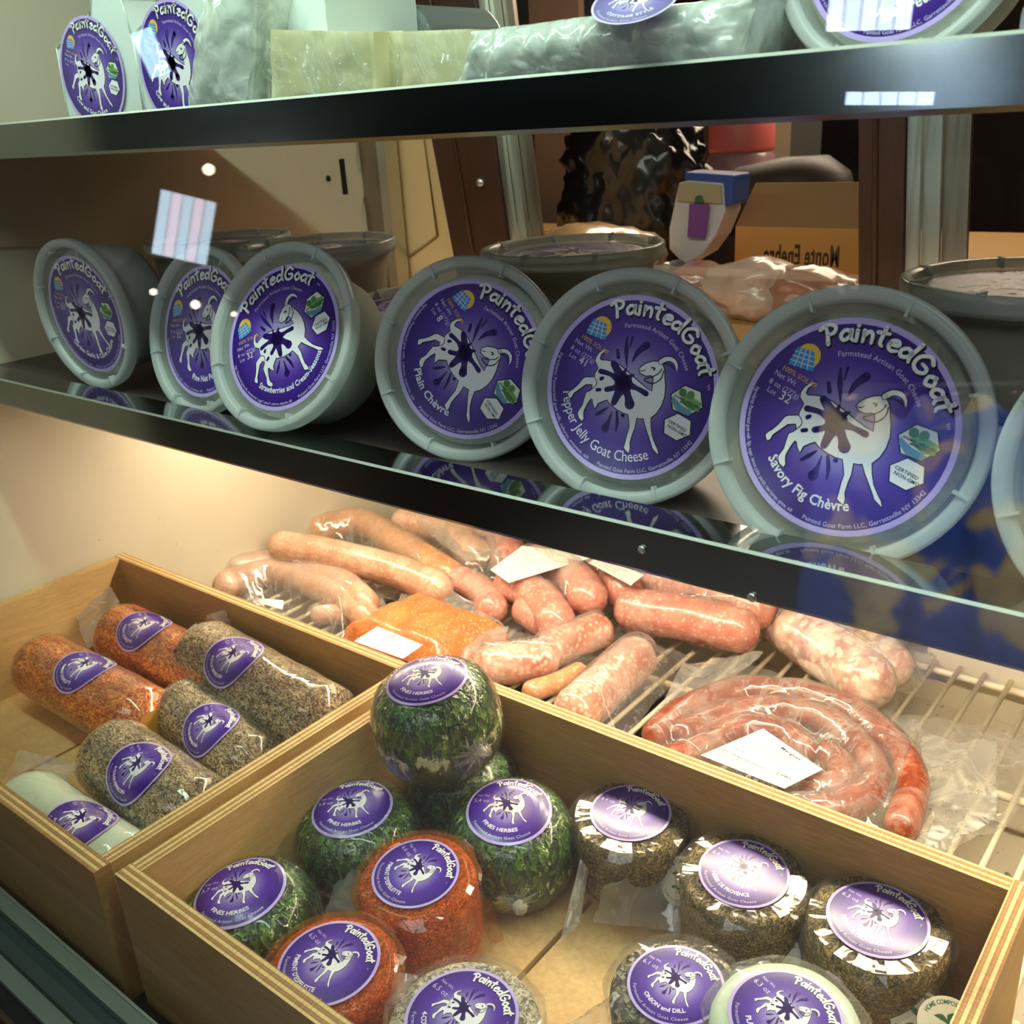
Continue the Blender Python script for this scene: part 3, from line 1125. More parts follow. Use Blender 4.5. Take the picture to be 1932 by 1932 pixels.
# wire rack
rk = empty('wire_rack', (-.3, .55, -.51), 'white coated wire rack on the floor of the case', 'rack')
Wx = []
x = -.152 + .0222 * 22
while x > XL + .01:
    Wx.append(x)
    x -= .0222
for x in Wx:
    m = MB(); m.tube([(x, .21, -.5055), (x, .882, -.5055)], .0024, 8)
    o = m.build('wire', M['wire'], rk)
    o.matrix_parent_inverse = Matrix.Translation((.3, -.55, .51))
for y in (.26, .50, .715, .874):
    m = MB(); m.tube([(XL + .002, y, -.5105), (XR - .002, y, -.5105)], .0034, 8)
    o = m.build('crossbar', M['wire'], rk)
    o.matrix_parent_inverse = Matrix.Translation((.3, -.55, .51))

# front glass and bottom rails
m = MB(); m.box(XL - .03, XR + .03, .158, .163, -.52, .62)
cpart('front_glass', m, M['glass'], 'clear front pane')
rails = [  # (y0, y1, ztop, zbot, material, name)
    (.1640, .1885, -.4800, -.60, 'rail', 'front_rail'),
    (.1590, .1640, -.4900, -.60, 'rail_dark', 'front_rail'),
]
m = MB(); m.box(XL - .03, XR + .03, .1785, .1885, -.60, -.4800)
cpart('front_rail', m, M['rail'], 'pale inner rail under the front glass')
m = MB(); m.box(XL - .03, XR + .03, .1870, .1888, -.4802, -.4790)
cpart('rail_bead', m, M['edge'])
m = MB(); m.box(XL - .03, XR + .03, .1635, .1785, -.60, -.4860)
cpart('glass_channel', m, M['rail_dark'], 'dark teal glazing channel')
m = MB(); m.box(XL - .03, XR + .03, .148, .158, -.60, -.4760)
cpart('front_rail', m, M['rail'])
m = MB(); m.box(XL - .03, XR + .03, .138, .148, -.60, -.4800)
cpart('gasket', m, M['black'])
m = MB(); m.box(XL - .03, XR + .03, .1345, .138, -.60, -.4770)
cpart('trim_strip', m, pmat('brown_trim', lin(84, 64, 52), .4, .5))
m = MB(); m.box(XL - .03, XR + .03, .105, .1345, -1.4, -.4900)
cpart('front_panel', m, M['rail_black'], 'black lower front panel')
m = MB(); m.tube([(XL - .03, .100, -.492), (XR + .03, .100, -.492)], .0035, 8)
cpart('bumper_strip', m, pmat('grey_bumper', lin(96, 92, 96), .4, .4))


# ------------------------------------------------------------------ plywood crates
def crate(x0, x1, y0, y1, zt, zb, lab, t=.011, xseam=None):
    c = empty('wooden_crate', ((x0 + x1) / 2, (y0 + y1) / 2, zb), lab, 'crate')
    inv = Matrix.Translation((-(x0 + x1) / 2, -(y0 + y1) / 2, -zb))

    def pt(nm, mb, mt, l=None):
        o = mb.build(nm, mt)
        o.parent = c
        o.matrix_parent_inverse = inv
        if l: o['label'] = l
        return o

    def board(xa, xb, ya, yb, za, zb_, edge):
        m = MB()
        m.box(xa, xb, ya, yb, za, zb_)
        for i in range(6):
            m.m[i] = 0
        m.m[1] = 1
        return m
    fm, ex_, ey_ = M['ply_in'], M['ply_ex'], M['ply_ey']
    pt('front_board', board(x0, x1 - t * .0, y0, y0 + t, zb, zt, 1), [M['ply_in_x'], ey_])
    pt('back_board', board(x0, x1 - t, y1 - t, y1, zb, zt, 1), [M['ply_in_x'], ey_])
    pt('side_board', board(x0, x0 + t, y0 + t, y1 - t, zb, zt - .0002, 0), [fm, ex_])
    pt('side_board', board(x1 - t, x1, y0 + t, y1, zb, zt - .0002, 0), [fm, ex_])
    zf = zb + .010
    xs = xseam if xseam else (x0 + x1) / 2
    m = MB(); m.box(x0 + t, xs - .002, y0 + t, y1 - t, zb + .001, zf)
    pt('floor_board', m, fm)
    m = MB(); m.box(xs + .002, x1 - t, y0 + t, y1 - t, zb + .001, zf)
    pt('floor_board', m, fm)
    return c


CZT, CZB = -.400, -.503
CF = CZB + .010
crate(-.489, -.058, .203, .4905, CZT, CZB, 'plywood crate of round herb and paprika cheeses, nearer the right', xseam=-.305)
crate(-.925, -.500, .196, .475, CZT, CZB, 'plywood crate of wrapped cheese logs against the left wall', xseam=-.78)

# ================================================================== deli tubs
def frame_q(n, roll=0.0):
    """rotation taking +Z to n with +Y as the upright direction in the lid plane"""
    n = Vector(n).normalized()
    ref = Vector((0, 0, 1)) if abs(n.z) < 0.95 else Vector((0, 1, 0))
    u = ref.cross(n).normalized()
    v = n.cross(u)
    m = Matrix((u, v, n)).transposed()
    return (m.to_4x4() @ Matrix.Rotation(roll, 4, 'Z')).to_quaternion()


RL = .0585


def tub_parts(root, fill_mat, art, roll, seed=0, warm=False, tub_h=.050, label_txt=None, lid_label_r=.0455, fill_r=.0488):
    rnd = random.Random(seed)
    # lid: skirt, rolled rim, recessed panel
    m = MB()
    prof = [(.0545, -.0095), (.0578, -.0092), (.0583, -.0055), (.0585, -.0015), (.0580, -.0003), (.0570, .0), (.0535, -.0004), (.0522, -.0016), (.0515, -.0042), (.0500, -.0050), (.0300, -.0052), (.0002, -.0052)]
    m.lathe(prof[:9], 72, 0, True, cap=False)
    m.lathe(prof[8:], 72, 1, True, cap=False)
    for k in range(8):
        a = 2 * math.pi * (k + .5) / 8 + rnd.uniform(-.04, .04)
        R_ = Matrix.Rotation(a, 4, 'Z')
        q = MB(); q.box(.0500, .0572, -.0006, .0006, -.0045, .0005)
        m.add([R_ @ Vector(v) for v in q.v], q.f, 0)
    lid = m.build('lid', [M['pp_lid'], M['pp_panel']], root, recalc=True)
    m = MB()
    m.lathe([(.0540, -.0060), (.0528, -.0120), (.0515, -.0130), (.0505, -.0200), (.0470, -.0 - tub_h + .004), (.0450, -tub_h), (.0300, -tub_h), (.0002, -tub_h)], 56, 0, True, cap=False)
    m.build('tub', M['pp_warm'] if warm else M['pp'], root)
    if fill_mat:
        m = MB()
        m.lathe([(.0002, -.0105), (fill_r - .012, -.0100), (fill_r, -.0118), (fill_r - .0006, -.020), (.0445, -tub_h + .003), (.0002, -tub_h + .0025)], 48, 0, True, cap=False,
                jit=lambda a, k: .02 * noise.noise(Vector((math.cos(a) * 2 + seed, math.sin(a) * 2, k))))
        m.build('filling', fill_mat, root)
    if art:
        c, s_ = math.cos(roll), math.sin(roll)
        fn = lambda u, v, h: (lid_label_r * (u * c - v * s_), lid_label_r * (u * s_ + v * c), -.0050 + h)
        return label_mesh(art, fn, root, text=label_txt)


def chunky(name, c1, c2, c3, sc=90):
    m, nt, N, L, b = newmat(name)
    v = coords(nt)
    n1 = noise_n(nt, v, sc, 4, .6, .4)
    c = ramp(nt, n1, [(.38, c1), (.5, c2), (.62, c3)])
    L.new(c, b.inputs['Base Color'])
    b.inputs['Roughness'].default_value = .5
    L.new(bump(nt, n1, .4, .002), b.inputs['Normal'])
    return m


M['f_white'] = chunky('fresh_white_cheese', lin(214, 218, 206), lin(226, 230, 220), lin(236, 238, 230))
M['f_cream'] = chunky('cream_cheese', lin(214, 206, 170), lin(230, 226, 204), lin(238, 236, 222))
M['f_pesto'] = chunky('pesto_cheese', lin(96, 96, 50), lin(140, 138, 84), lin(178, 172, 126))
M['f_jelly'] = chunky('pepper_jelly', lin(74, 56, 30), lin(130, 112, 76), lin(206, 196, 158), 45)
M['f_fig'] = chunky('fig_cheese', lin(120, 112, 86), lin(160, 154, 128), lin(188, 184, 164), 40)
M['f_yellow'] = chunky('yellow_cheese', lin(190, 160, 96), lin(214, 188, 124), lin(230, 210, 156), 60)

ING = 'Ingredients: Pasteurized goat milk, cultures, enzymes, salt'
TUBS = [  # name, centre, az, el, roll, product, lot, filling, hand, psize, span, ingredients, label
    ((-.745, .389, -.1245), .055, -.05, 16, 'Garden Garlic & Chive Chèvre', '31', 'f_white', False, .12, (205, 312), ING, 'tub of Garden Garlic & Chive Chèvre standing on edge, leftmost on the middle shelf'),
    ((-.6025, .396, -.1255), .0, .29, 34, 'Pine Nut Pesto Chèvre', '32', 'f_pesto', False, .13, (222, 305), ING, 'tub of Pine Nut Pesto Chèvre half hidden behind the Strawberries and Cream tub'),
    ((-.4905, .3770, -.1155), .094, .44, 52, 'Strawberries and Cream-Seasonal', '32', 'f_cream', False, .115, (197, 300), 'Ingr.: Pasteurized goat milk, strawberries*, sugar*, lemon*, cultures, enzymes, salt', 'tub of Strawberries and Cream goat cheese leaning forward on the shelf lip'),
    ((-.3735, .4155, -.1272), .3055, .27, -27, 'Plain Chèvre', '8', 'f_white', False, .14, (217, 278), ING, 'tub of Plain Chèvre standing on edge between Strawberries and Pepper Jelly'),
    ((-.2573, .4030, -.1272), .174, .27, 0, 'Pepper Jelly Goat Cheese', '41', 'f_jelly', True, .17, (186, 292), ING, 'tub with handwritten Pepper Jelly Goat Cheese on its purple label'),
    ((-.1434, .3880, -.1272), .0775, .27, 3, 'Savory Fig Chèvre', '32', 'f_fig', False, .14, (205, 279), 'Ingredients: Pasteurized goat milk, figs, sugar, lemon juice, pectin, raw honey, spices, salt', 'large looking tub of Savory Fig Chèvre, nearest to the viewer'),
    ((-.0235, .3800, -.1272), .06, .27, 10, 'Plain Chèvre', '30', 'f_white', False, .14, (217, 278), ING, 'pale tub cut off by the right edge of the photo'),
]
for c, az, el, roll, prod, lot, fm, hand, ps, span, ingr, lab in TUBS:
    n = Vector((math.sin(az) * math.cos(el), -math.cos(az) * math.cos(el), math.sin(el)))
    r = empty('cheese_tub', c, lab, 'cheese tub', 'cheese tubs standing along the middle shelf', frame_q(n))
    art = lid_art(prod, lot, ingr, hand, True, span, ps)
    tub_parts(r, M[fm], art, math.radians(roll), seed=int(lot) + int(c[0] * 100))

ZS = -.1835
BACKT = [  # px, py of lid centre, lid top z, diameter px label
    (Vector((-.3686, .5167, 0)), 2, 'f_cream', 'milky tub pair', 'behind the Plain and Pepper Jelly tubs'),
    (Vector((-.5862, .4900, 0)), 2, 'f_yellow', 'yellowish tub', 'behind the Strawberries and Cream tub'),
    (Vector((-.7050, .4760, 0)), 2, 'f_white', 'tub', 'behind the garlic and pesto tubs'),
    (Vector((-.4700, .5000, 0)), 1, 'f_cream', 'tub', ''),
    (Vector((-.0930, .4900, 0)), 2, 'f_fig', 'tub', ''),
]
upr_art = lid_art('Plain Chèvre', '30', '', False, False)
UPR = [
    ((-.3755, .5280), 1, 'f_cream', 'upright tub on top of its stack of two, behind the Plain and Pepper Jelly tubs'),
    ((-.3755, .5280), 0, 'f_cream', 'upright tub at the bottom of the stack behind the Plain Chèvre tub'),
    ((-.5862, .4990), 1, 'f_yellow', 'upright yellowish tub on top of the stack behind the Strawberries and Cream tub'),
    ((-.5862, .4990), 0, 'f_yellow', 'upright yellowish tub under another, behind the Strawberries and Cream tub'),
    ((-.7080, .5000), 1, 'f_white', 'upright tub topping the leftmost stack, behind the Pine Nut Pesto tub'),
    ((-.7080, .5000), 0, 'f_white', 'upright tub at the bottom of the leftmost stack, behind the Garlic tub'),
    ((-.4840, .5050), .63, 'f_cream', 'single lower upright tub seen between the Strawberries and Plain tubs'),
    ((-.0950, .4860), 1, 'f_fig', 'upright tub on top of the stack behind the Savory Fig tub at the right edge'),
    ((-.0950, .4860), 0, 'f_fig', 'upright tub at the bottom of the stack at the right edge'),
]
first = None
label_me = None
for k, ((x, y), lvl, fm, lab) in enumerate(UPR):
    z = ZS + .0530 + (lvl if lvl in (0, 1) else 0) * .0532 + (0.0 if lvl in (0, 1) else .018)
    r = empty('upright_tub', (x, y, z), lab, 'cheese tub', 'upright cheese tubs at the back of the middle shelf')
    rl = [-.3, .4, 1.2, 0, 2.2, .3, -.5, .2, .9][k]
    r.rotation_euler = (0, 0, rl)
    tub_parts(r, M[fm], None, 0, seed=50 + k, warm=True, tub_h=.0525 if lvl in (0, 1) else .070)
    if label_me is None:
        o = label_mesh(upr_art, lambda u, v, h: (.0455 * u, .0455 * v, -.0050 + h), r)
        label_me = o.data
    else:
        o = bpy.data.objects.new('label', label_me)
        COL.objects.link(o)
        o.parent = r


# ================================================================== round cheeses in the right crate
GREENS = [lin(20, 44, 10), lin(50, 92, 22), lin(30, 62, 14), lin(92, 130, 42), lin(14, 30, 8), lin(62, 104, 28), lin(36, 68, 16)]
HERBS = [lin(122, 106, 50), lin(72, 62, 32), lin(158, 138, 72), lin(48, 44, 26), lin(104, 94, 44), lin(184, 162, 92), lin(84, 82, 40)]
PAPR = [lin(168, 62, 16), lin(206, 92, 22), lin(140, 44, 12), lin(224, 122, 36), lin(180, 70, 18), lin(120, 36, 12)]
PEPP = [lin(122, 96, 70), lin(188, 164, 124), lin(82, 62, 46), lin(222, 204, 164), lin(156, 128, 92), lin(52, 42, 34), lin(204, 184, 142)]
PLOG = [lin(214, 110, 36), lin(232, 150, 58), lin(176, 64, 24), lin(196, 88, 34), lin(240, 178, 84), lin(150, 44, 20)]
ONION = [lin(60, 52, 44), lin(120, 108, 92), lin(36, 34, 30), lin(170, 160, 140), lin(88, 78, 62), lin(50, 58, 40)]
GREY = [lin(178, 170, 146), lin(206, 200, 176), lin(120, 108, 90), lin(222, 216, 196), lin(150, 138, 116)]
M['m_green'] = flake_mat('chive_coating', GREENS, lin(214, 212, 160), 360, (1, 1, .55), (.62, .66), 1.0, (.3, .6), coat=.5, band=True)
M['m_herb'] = flake_mat('provence_herbs', HERBS, lin(206, 190, 122), 950, (1, .6, 1), (.66, .78), .8, (.34, .62))
M['m_plog'] = flake_mat('paprika_log_coating', PLOG, lin(240, 200, 110), 760, (.6, 1.2, 1), (.62, .74), .4, (.40, .58), coat=.3)
M['m_papr'] = flake_mat('paprika_coating', PAPR, lin(236, 178, 70), 1050, (1, .6, 1), (.66, .76), .5, (.25, .6), coat=.3)
M['m_pepp'] = flake_mat('peppercorn_coating', PEPP, lin(224, 206, 164), 850, (.6, 1.2, 1), (.58, .70), .7, (.38, .58), coat=.2)
M['m_onion'] = flake_mat('onion_dill_coating', ONION, lin(220, 216, 200), 360, (1, 1, 1), (.58, .62), .8)
M['m_grey'] = flake_mat('peppered_rind', GREY, lin(222, 216, 196), 640, (1, 1, 1), (.56, .66), .6)
M['m_plain'] = pmat('plain_chevre', lin(206, 222, 200), .45, coat=.3)


def cheese_body(root, R, H, mat, seed, round_=.006, ball=0.0, name='cheese'):
    m = MB()
    prof = []
    if ball:
        for k in range(15):
            t = k / 14
            ph = math.pi * (t - .5)
            e = .46
            rr = R * (max(0.0, math.cos(ph)) ** e)
            zz_ = H / 2 * (math.copysign(abs(math.sin(ph)) ** .9, math.sin(ph)))
            prof.append((max(rr, .0003), zz_ - H / 2))
    else:
        prof = [(.0003, -H), (R * .6, -H), (R - round_, -H), (R - round_ * .3, -H + round_ * .3), (R, -H + round_), (R, -H * .66), (R * 1.005, -H * .33), (R, -round_), (R - round_ * .3, -round_ * .3), (R - round_, 0), (R * .6, .0004), (.0003, .0006)]
    rn = random.Random(seed)
    off = rn.uniform(0, 50)
    m.lathe(prof, 72, 0, True, cap=False, jit=lambda a, k: .025 * noise.noise(Vector((math.cos(a) * 1.6 + off, math.sin(a) * 1.6, k * .5))) + .010 * noise.noise(Vector((math.cos(a) * 7 + off, math.sin(a) * 7, k * 1.3))))
    return m.build(name, mat, root)


def facet_wrap(root, R, H, seed, mat, corners=9, flare=1.10, flaps=3, skirt=.6):
    """folded film over a round cheese: a many-cornered flat top, pleated sides and loose flaps"""
    rn = random.Random(seed)
    m = MB()
    n = corners * 4
    rings = []

    def ring(rbase, z, amp, ph=0, zamp=0.0):
        vs = []
        for i in range(n):
            a = 2 * math.pi * i / n
            c_ = abs(math.cos((a + ph) * corners / 2)) ** 1.6
            j = 1 + amp * c_ + .012 * noise.noise(Vector((math.cos(a) * 3, math.sin(a) * 3, seed + z * 90)))
            vs.append((rbase * j * math.cos(a), rbase * j * math.sin(a), z - zamp * c_ + .0008 * noise.noise(Vector((a * 3, seed, z * 200)))))
        return vs
    ph = rn.uniform(0, 3)
    rings.append(ring(R * .70, .0020, 0, ph))
    rings.append(ring(R * .93, .0019, .0, ph))
    rings.append(ring(R * 1.00, .0002, (flare - 1.0) * .75, ph, .0030))
    rings.append(ring(R * 1.02, -.006, .05, ph + .05, 0))
    rings.append(ring(R * 1.02, -H * .45, .035, ph + .2, 0))
    rings.append(ring(R * 1.02, -H * skirt, .05, ph + .35, 0))
    rings.append(ring(R * 1.02, -H * .93, .07, ph + .5, 0))
    vs = [(0, 0, .0020)] + [v for r in rings for v in r]
    fs = [(0, 1 + i, 1 + (i + 1) % n) for i in range(n)]
    for k in range(len(rings) - 1):
        for i in range(n):
            j = (i + 1) % n
            fs.append((1 + k * n + i, 1 + (k + 1) * n + i, 1 + (k + 1) * n + j, 1 + k * n + j))
    m.add(vs, fs, 0, False)
    o = m.build('film_wrap', mat, root)
    return o


def flap(root, pts, mat, seed=0, name='film_flap', n=10, amp=.003, crease=1):
    """a loose sheet spanned by four world points (root-local if root given)"""
    p = [Vector(q) for q in pts]
    nn = (p[1] - p[0]).cross(p[3] - p[0]).normalized()
    m = MB()
    vs = []
    for i in range(n + 1):
        for j in range(n + 1):
            u, v = i / n, j / n
            q = (p[0] * (1 - u) + p[1] * u) * (1 - v) + (p[3] * (1 - u) + p[2] * u) * v
            h = amp * (noise.noise(Vector((u * 3 + seed, v * 3, seed))) * 1.6 + .7 * abs(noise.noise(Vector((u * 7, v * 5 + seed, 3)))))
            edge = 1 + .0
            q = q + nn * h
            if i in (0, n) or j in (0, n):
                q = q + (p[1] - p[0]) * .03 * noise.noise(Vector((v * 6 + seed, u * 6, 1)))
            vs.append(q)
    fs = [(i * (n + 1) + j, (i + 1) * (n + 1) + j, (i + 1) * (n + 1) + j + 1, i * (n + 1) + j + 1) for i in range(n) for j in range(n)]
    # thickness
    N_ = len(vs)
    th = nn * .00006
    m.add(vs, fs, 0, True)
    o = m.build(name, mat, root, recalc=False)
    return o


def roll_from_px(c, q, el_up=None):
    """angle (about z) so that the label's 12 o'clock points from centre c towards pixel-derived point q"""
    d = q - c
    return math.atan2(d.y, d.x) - math.pi / 2


def wrap_world(o, root):
    pass


ART_S = {}


def sart(prod, wt, span, gs=.86):
    k = (prod, wt)
    if k not in ART_S:
        ART_S[k] = small_art(prod, wt, span, gs)
    return ART_S[k]


# px centre of the label, top z, radius, height, label radius, up-pixel, tilt(x,y), material, style, product, weight
CH = [
    # green balls
    ('g', (452, 1680), -.430, .043, .058, .0285, (440, 1590), (.10, -.05), 'FINES HERBES', '5.7 oz', (205, 283), 'green chive-coated cheese round in the front left corner of the right crate'),
    ('g', (664, 1522), -.432, .0435, .058, .0280, (650, 1450), (.08, 0.0), 'FINES HERBES', '5.8 oz', (205, 283), 'green chive-coated cheese round in the middle row beside the left crate wall'),
    ('g', (960, 1527), -.424, .0435, .066, .0285, (950, 1450), (.12, .10), 'FINES HERBES', '5.4 oz', (205, 283), 'green chive-coated cheese round with a bright glare on its label, beside the Provence cheeses'),
    ('g', (805, 1279), -.352, .0450, .072, .0285, (805, 1200), (.12, -.05), 'FINES HERBES', '5.7 oz', (205, 283), 'green chive-coated cheese round stacked on top of the pile, above the crate rim'),
    ('r', (785, 1652), -.428, .0365, .055, .0270, (862, 1590), (.10, .03), 'PIMENT D\'ESPELETTE', '6.6 oz', (190, 285), 'orange paprika-coated cheese round between the two green rounds'),
    ('r', (622, 1822), -.428, .0375, .055, .0285, (690, 1745), (.06, 0), 'PIMENT D\'ESPELETTE', '6.5 oz', (190, 285), 'orange paprika-coated cheese round at the front edge of the crate'),
    ('h', (1190, 1538), -.436, .0385, .050, .0270, (1205, 1470), (.06, 0), 'HERBS DE PROVENCE', '6.4 oz', (198, 292), 'herb-crusted cheese round, back left of the three Provence rounds'),
    ('h', (1403, 1652), -.434, .0385, .052, .0270, (1425, 1580), (.08, .03), 'HERBS DE PROVENCE', '6.4 oz', (198, 292), 'herb-crusted cheese round, middle of the three Provence rounds'),
    ('h', (1655, 1740), -.430, .0385, .055, .0275, (1680, 1660), (.05, .0), 'HERBS DE PROVENCE', '6.3 oz', (198, 292), 'herb-crusted cheese round nearest the right wall of the crate'),
    ('o', (1275, 1864), -.432, .0350, .048, .0255, (1300, 1780), (.05, 0), 'ONION and DILL', '6.1 oz', (215, 300), 'dark speckled onion and dill cheese round in clear film'),
    ('w', (1482, 1925), -.410, .0365, .060, .0270, (1530, 1850), (.05, 0), 'PLAIN CHÈVRE', '6.3 oz', (215, 290), 'plain white cheese round cut off by the bottom of the photo'),
    ('q', (872, 1925), -.420, .0390, .062, .0290, (925, 1840), (.05, 0), '4-COLOR PEPPERCORN', '6.5 oz', (195, 290), 'pale peppered cheese round at the bottom edge beside the paprika round'),
]
MATK = dict(g='m_green', r='m_papr', h='m_herb', o='m_onion', w='m_plain', q='m_grey')
HIDDEN = []
CHROOT = []
for k, (st, px, zt, R, H, lr, upx, tilt, prod, wt, span, lab) in enumerate(CH):
    c = Pz(px[0], px[1], zt)
    up = Pz(upx[0], upx[1], zt)
    rz = roll_from_px(c, up)
    root = empty('cheese_round', c, lab, 'cheese', 'round cheeses in the right crate')
    root.rotation_euler = (tilt[0], tilt[1], 0)
    CHROOT.append(root)
    if st == 'g':
        cheese_body(root, R, H, M[MATK[st]], k, ball=1)
        # shrink wrap: slightly larger, wrinkled
        m = MB()
        prof = []
        for q in range(41):
            t = q / 40
            ph = math.pi * (t - .5)
            prof.append((max((R + .0006) * (max(0.0, math.cos(ph)) ** .46), .0003), (H / 2 + .0006) * math.copysign(abs(math.sin(ph)) ** .9, math.sin(ph)) - H / 2))
        off = k * 7.3
        m.lathe(prof, 150, 0, True, cap=False, jit=lambda a, kk: .022 * abs(noise.noise(Vector((math.cos(a) * 7 + off, math.sin(a) * 7, kk * .16)))) ** 1.2 + .020 * abs(noise.noise(Vector((math.cos(a + kk * .03) * 20, math.sin(a + kk * .03) * 20 + off, kk * .10)))))
        m.build('shrink_wrap', M['shrink'], root)
        if k in (2, 3):
            # gathered knot of film low on the right side
            m = MB()
            az = -.25 if k == 3 else -.85
            d = Vector((math.cos(az), math.sin(az), 0))
            p0 = d * R * .98 + Vector((0, 0, -H * .56))
            for i in range(26):
                a = 2 * math.pi * i / 26
                side = Vector((0, 0, 1)).cross(d)
                tgt = p0 + (side * math.cos(a) + Vector((0, 0, 1)) * math.sin(a)) * (.022 + .006 * math.sin(i * 2.3)) - d * .008
                # pleat ridge following the surface
                mid = (p0 + tgt) * .5 + d * .0025
                m.tube([p0 + d * .003, mid, tgt], [.0013, .0009, .0003], 5)
            m.tube([p0, p0 + d * .005 + Vector((0, 0, .001)), p0 + d * .010 + side * .003 + Vector((0, 0, .006))], [.0035, .0022, .0050], 9)
            m.build('film_knot', M['knot'], root)
        lz = .0016
        bulge = .0035
    elif st in ('r', 'h', 'o', 'w', 'q'):
        cheese_body(root, R, H, M[MATK[st]], k)
        facet_wrap(root, R + .0012, H, k * 3 + 1, M['film_orange'] if st == 'r' else M['film_soft'], corners=[8, 9, 10][k % 3], flare=1.12 if st != 'h' else 1.10)
        lz = .0034
        bulge = .0008
    art = sart(prod, wt, span)
    cr, sr = math.cos(rz), math.sin(rz)

    def fn(u, v, h, lr=lr, cr=cr, sr=sr, lz=lz, bulge=bulge):
        rr = u * u + v * v
        return (lr * (u * cr - v * sr), lr * (u * sr + v * cr), lz + h - bulge * rr * rr * .9)
    label_mesh(art, fn, root, maxlen=.5 if st == 'g' else None)
# two green rounds hidden under the top one
for k, (x, y, z, R, H, lab) in enumerate(((-.430, .4400, -.4300, .0425, .060, 'green cheese round underneath the topmost green round'),)):
    root = empty('cheese_round', (x, y, z), lab, 'cheese', 'round cheeses in the right crate')
    cheese_body(root, R, H, M['m_green'], 40 + k, ball=1)
    m = MB()
    m.lathe([(max((R + .0006) * (max(0.0, math.cos(math.pi * (q / 18 - .5))) ** .46), .0003), (H / 2 + .0006) * math.copysign(abs(math.sin(math.pi * (q / 18 - .5))) ** .9, math.sin(math.pi * (q / 18 - .5))) - H / 2) for q in range(19)], 72, 0, True, cap=False, jit=lambda a, kk: .012 * abs(noise.noise(Vector((math.cos(a) * 9, math.sin(a) * 9, kk)))))
    m.build('shrink_wrap', M['shrink'], root)


def local_flap(root, pxs, zs, mat, seed, name='film_flap', amp=.002, n=10):
    pts = []
    inv = (Matrix.Translation(root.location) @ root.rotation_euler.to_matrix().to_4x4()).inverted()
    for (x, y), z in zip(pxs, zs):
        pts.append(inv @ Pz(x, y, z))
    return flap(root, pts, mat, seed, name, n, amp)


# loose film corners
local_flap(CHROOT[4], [(680, 1640), (640, 1600 + 40), (606, 1745), (700, 1730)], [-.445, -.455, -.485, -.470], M['film_loose'], 3)
local_flap(CHROOT[4], [(878, 1660), (925, 1700), (952, 1775), (925, 1782)], [-.445, -.455, -.478, -.484], M['film_orange'], 5)
local_flap(CHROOT[4], [(770, 1790), (880, 1800), (905, 1830), (850, 1835)], [-.470, -.475, -.486, -.488], M['film_loose'], 6)
local_flap(CHROOT[6], [(1095, 1620), (1110, 1640), (1095, 1740), (1055, 1782)], [-.445, -.450, -.478, -.480], M['film_loose'], 7)
local_flap(CHROOT[6], [(1140, 1670), (1270, 1630), (1290, 1760), (1120, 1740)], [-.455, -.455, -.482, -.485], M['film_loose'], 8)
local_flap(CHROOT[7], [(1290, 1680), (1320, 1700), (1330, 1780), (1270, 1770)], [-.450, -.460, -.484, -.484], M['film_loose'], 9)
local_flap(CHROOT[7], [(1490, 1760), (1530, 1730), (1535, 1830), (1440, 1800)], [-.455, -.450, -.470, -.478], M['film_loose'], 10)
local_flap(CHROOT[8], [(1788, 1735), (1830, 1830), (1800, 1870), (1780, 1800)], [-.440, -.480, -.482, -.460], M['film_loose'], 11)
local_flap(CHROOT[9], [(1130, 1900), (1180, 1850), (1150, 1935), (1060, 1935)], [-.450, -.448, -.475, -.478], M['film_loose'], 12)
local_flap(CHROOT[10], [(1385, 1830), (1450, 1810), (1480, 1850), (1360, 1870)], [-.425, -.425, -.420, -.435], M['film_loose'], 13)
local_flap(CHROOT[11], [(720, 1830), (790, 1840), (745, 1900), (715, 1880)], [-.430, -.428, -.430, -.440], M['film_loose'], 14)


# small round "compostable" stickers on the film, parts of their cheese
def comp_sticker(root, px, z, r, roll, nrm, seed):
    a = Art()
    n = 40
    a.items.append(([(math.cos(2 * math.pi * i / n), math.sin(2 * math.pi * i / n)) for i in range(n)], [tuple(range(n))], 0, lin(206, 208, 190)[:3]))
    g = lin(52, 96, 60)[:3]
    a.arc('HOME COMPOSTABLE', .72, 150, 30, .22, 1, g, bold=True)
    a.arc('CERTIFIED LABELS', .90, 205, 335, .18, 1, g, top=False)
    a.stroke([(0, -.5), (.02, -.1), (0, .15)], .07, 1, g)
    a.stroke([(0, -.1), (.2, .1), (.42, .16)], [.04, .22, .03], 1, g)
    a.stroke([(0, .05), (-.2, .25), (-.42, .28)], [.04, .22, .03], 1, g)
    a.stroke([(0, .1), (.06, .3), (.2, .42)], [.04, .16, .03], 1, g)
    a.stroke([(0, -.35), (-.2, -.25), (-.4, -.26)], [.04, .18, .03], 1, g)
    inv = (Matrix.Translation(root.location) @ root.rotation_euler.to_matrix().to_4x4()).inverted()
    c = Pz(px[0], px[1], z)
    q = frame_q(nrm, roll)
    T = inv @ Matrix.Translation(c) @ q.to_matrix().to_4x4()
    o = label_mesh(a, lambda u, v, h: tuple(T @ Vector((u * r, v * r, h))), root, 'compostable_sticker')
    o['label'] = 'pale green compostable sticker'


comp_sticker(CHROOT[6], (1283, 1662), -.4555, .0150, .5, (-.25, -.75, .6), 1)
comp_sticker(CHROOT[7], (1462, 1800), -.468, .0150, .1, (.05, -.65, .75), 2)
comp_sticker(CHROOT[8], (1735, 1925), -.456, .0150, .1, (0.0, -.75, .66), 3)
comp_sticker(CHROOT[10], (1790, 1935), -.440, .0150, .1, (.1, -.3, .95), 4)


